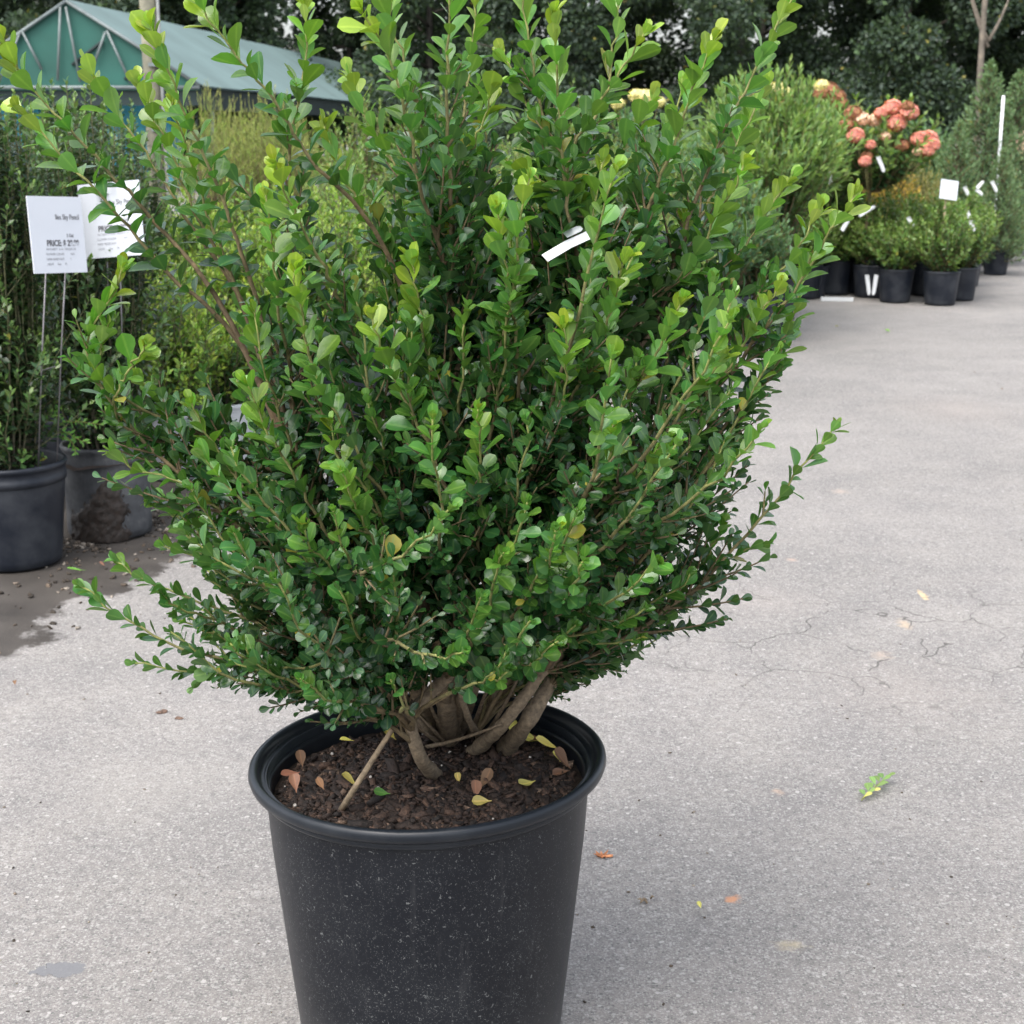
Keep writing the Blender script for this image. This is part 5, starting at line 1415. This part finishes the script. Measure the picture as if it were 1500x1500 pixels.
# fallen leaves on the soil
def fallen(px, py, mat, L, lab, rz, z=None, name='fallen_leaf', roll=0.3, grp=None, catg='leaf', wr=.55):
    zz = (SOILZ + .008) if z is None else z
    q = HP(px, py, zz + .006)
    if z is None:
        d_ = q[:2] - ROOT[:2]; r_ = np.linalg.norm(d_)
        if r_ > .178: q[:2] = ROOT[:2] + d_ * .178 / r_
        L = L * 1.12
    rg = np.random.default_rng(int(px * 7 + py))
    me = leaf_mesh('fallen_leaf', np.array([[0, -L / 2, 0.]]), np.array([[0, 1., 0]]), np.array([[0, 0, 1.]]), np.array([L]), np.array([L * wr]), np.array([rg.random()]), rg, True, fold=(.15, .8), curl=(.05, .45))
    o = obj(name, me, M[mat], loc=tuple(q)); o.rotation_euler = (Matrix.Rotation(.42 if z is None else 0., 3, 'X') @ Matrix.Rotation(rz, 3, 'Z') @ Matrix.Rotation(rg.normal(0, roll * .6), 3, 'X') @ Matrix.Rotation(rg.normal(0, roll * .6), 3, 'Y')).to_euler()
    return tag(o, lab, catg, grp)
for a in ((441, 1115, 'brown_leaf', .022, 'upright curled brown dead leaf at the left of the soil', .3), (403, 1135, 'brown_leaf', .022, 'brown dead leaf tucked against the left pot wall', 1.9),
          (512, 1148, 'yellow_leaf', .022, 'yellow fallen leaf beside the dead stick', 1.2), (572, 1077, 'yellow_leaf', .020, 'small yellow fallen leaf behind the dead stick', .8),
          (671, 1141, 'yellow_leaf', .014, 'small round yellow leaf right of the elbow-shaped stem', .2), (696, 1158, 'brown_leaf', .024, 'tan dead leaf, left one of the pair in front', .1),
          (711, 1146, 'brown_leaf', .026, 'red brown dead leaf, right one of the pair in front', -.6), (706, 1174, 'yellow_leaf', .022, 'yellow fallen leaf nearest the front rim', 1.6),
          (772, 1150, 'yellow_leaf', .024, 'curled yellow leaf near the right front of the soil', 2.2), (777, 1083, 'yellow_leaf', .024, 'oval pale yellow leaf beside the broken stem base', 1.4),
          (784, 1057, 'yellow_leaf', .022, 'upper of the yellow leaves beside the broken stem', .1), (833, 1089, 'yellow_leaf', .030, 'long twisted yellow leaf close to the right rim', 1.5),
          (852, 1104, 'yellow_leaf', .018, 'greenish yellow leaf touching the right pot wall', .3), (826, 1070, 'brown_leaf', .024, 'brown leaf at the back right of the soil', 1.2),
          (838, 1115, 'brown_leaf', .028, 'large brown leaf below the twisted yellow leaf', .9), (822, 1133, 'brown_leaf', .022, 'brown leaf at the right front inside the pot', 2.0),
          (508, 1085, 'yellow_leaf', .018, 'pale yellow leaf at the left under the branches', 1.7), (560, 1162, 'weed', .018, 'small fresh green leaf on the soil at the front', 1.5), (470, 1150, 'brown_leaf', .016, 'small tan dead leaf at the left front of the soil', .6),
          (433, 1150, 'brown_leaf', .024, 'thin brown dead leaf standing by the left front rim', .2)):
    fallen(*a[:5], a[5])

# things lying on the asphalt
fallen(112, 836, 'weed', .05, 'bright green fallen leaf on the damp ground before the left pots', 1.9, z=0.004, wr=.3, roll=.15)
fallen(1025, 1328, 'yellow_leaf', .014, 'small yellow leaf lying on the asphalt beside a rust stain', .2, z=0.002, roll=.1)
fallen(150, 828, 'brown_leaf', .02, 'tiny brown leaf bit on the damp ground', 1.2, z=0.002)
# lobed orange leaf
q = HP(882, 1250, .006)
rg = np.random.default_rng(9)
out = []
for k in range(15):
    an = k * 2 * math.pi / 15; rr_ = (.017 if k % 2 == 0 else .0075) * rg.uniform(.8, 1.15)
    out.append((rr_ * math.cos(an), rr_ * math.sin(an) * .8, .006 * (k % 2 == 0) * rg.uniform(.2, 1.4)))
v = [(0, 0, .002)] + out; f = [(0, 1 + k, 1 + (k + 1) % 15) for k in range(15)]
v2 = v + [(x, y, z - .0006) for x, y, z in v]; f2 = f + [tuple(i + 16 for i in t_[::-1]) for t_ in f]
M['orange_leaf'] = plain_mat('orange_leaf', (.42, .17, .07), .7, .3, 120)
o = obj('fallen_leaf', mesh('orange_leaf', v2, f2, False), M['orange_leaf'], loc=(q[0], q[1], .001)); tag(o, 'curled spiky orange leaf on the asphalt right of the pot', 'leaf')
# dry debris
rg = np.random.default_rng(10)
q = HP(948, 1321); m_ = MB()
for k in range(5):
    a0 = np.array((rg.normal(0, .007), rg.normal(0, .006), .003)); a1 = a0 + np.array((rg.normal(0, .010), rg.normal(0, .008), rg.uniform(-.001, .006)))
    m_.tube([a0, (a0 + a1) / 2 + np.array((0, 0, .003)), a1], [.0016, .002, .0008], 5, rg.random())
o = m_.build('dry_twig_bit', M['dead_twig'], None, loc=(q[0], q[1], 0)); tag(o, 'tangle of dry twig bits on the asphalt below the orange leaf', 'twig')
# two bark pieces at the left
M['barkchip'] = bark_mat('bark_chip_brown', [(0, (.12, .075, .055)), (1, (.15, .095, .07))], 120)
for px, py, s, lab in ((238, 1044, .014, 'larger flat bark chip on the asphalt left of the pot'), (262, 1053, .010, 'smaller bark chip beside the larger one left of the pot')):
    q = HP(px, py); rg = np.random.default_rng(px)
    vv, ff = lathe([(0.0002, 0), (.8, .02), (1, .3), (.75, .62), (.0002, .72)], 10)
    vv = vv * np.array((s, s * .62, s * .6)) * rg.uniform(.8, 1.15, (len(vv), 1))
    o = obj('bark_chip', mesh('bark_chip', vv, ff, False, age=rg.random(len(vv))), M['barkchip'], loc=(q[0], q[1], 0)); o.rotation_euler = (0, 0, rg.uniform(-.5, .5)); tag(o, lab, 'bark chip')
# broken green sprig
a_, b_ = HP(1262, 1172, .004), HP(1298, 1142, .008)
sp = thing('leafy_sprig', 'broken bright green sprig with small leaves lying on the asphalt', 'sprig', a_)
rg = np.random.default_rng(12)
path = bez(np.zeros(3), (b_ - a_) * .5 + np.array((.004, 0, .010)), b_ - a_ + np.array((0, 0, .003)), n=8)
m_ = MB(); m_.tube(path, np.linspace(.0016, .0009, 8), 6, .1); m_.build('stem', M['shoot_bark'], sp)
M['sprig'] = leaf_mat('leaf_sprig', [(0, (.24, .37, .12)), (1, (.18, .30, .09))], rough=.5, var=.2)
for k in range(13):
    t_ = .05 + .075 * k; b0 = path[min(int(t_ * 7), 7)]; sd = 1 if k % 2 else -1
    tg = norm(path[-1] - path[0]); nn = np.array((-tg[1], tg[0], 0)) * sd
    D = norm(tg * .75 + nn * rg.uniform(.5, 1.) + np.array((0, 0, rg.uniform(.0, .5))))
    me = leaf_mesh('sprig_leaf', np.zeros((1, 3)), D[None], np.array([[0, 0, 1.]]), np.array([.024 * rg.uniform(.75, 1.1)]), np.array([.012]), np.array([rg.random()]), rg, True)
    o = obj('leaf', me, M['sprig'] if k not in (0, 4) else M['yellow_leaf'], sp, loc=tuple(path[0] + (path[-1] - path[0]) * t_ + np.array((0, 0, .003))))
    if k in (0, 4): o['label'] = 'yellowed leaf of the sprig'
# small bits far along the drive
for px, py, mat, L, lab in ((1300, 485, 'weed', .05, 'small green leaf scrap on the far asphalt'), (1226, 478, 'yellow_leaf', .04, 'yellow leaf scrap on the far asphalt'), (1428, 546, 'brown_leaf', .02, 'brown crumb of leaf on the asphalt at the right'), (1468, 570, 'brown_leaf', .018, 'dark leaf crumb near the right picture edge'), (22, 1001, 'brown_leaf', .016, 'brown twig-like leaf bit at the left edge')):
    fallen(px, py, mat, L, lab, px * .3, z=.003, roll=.2)
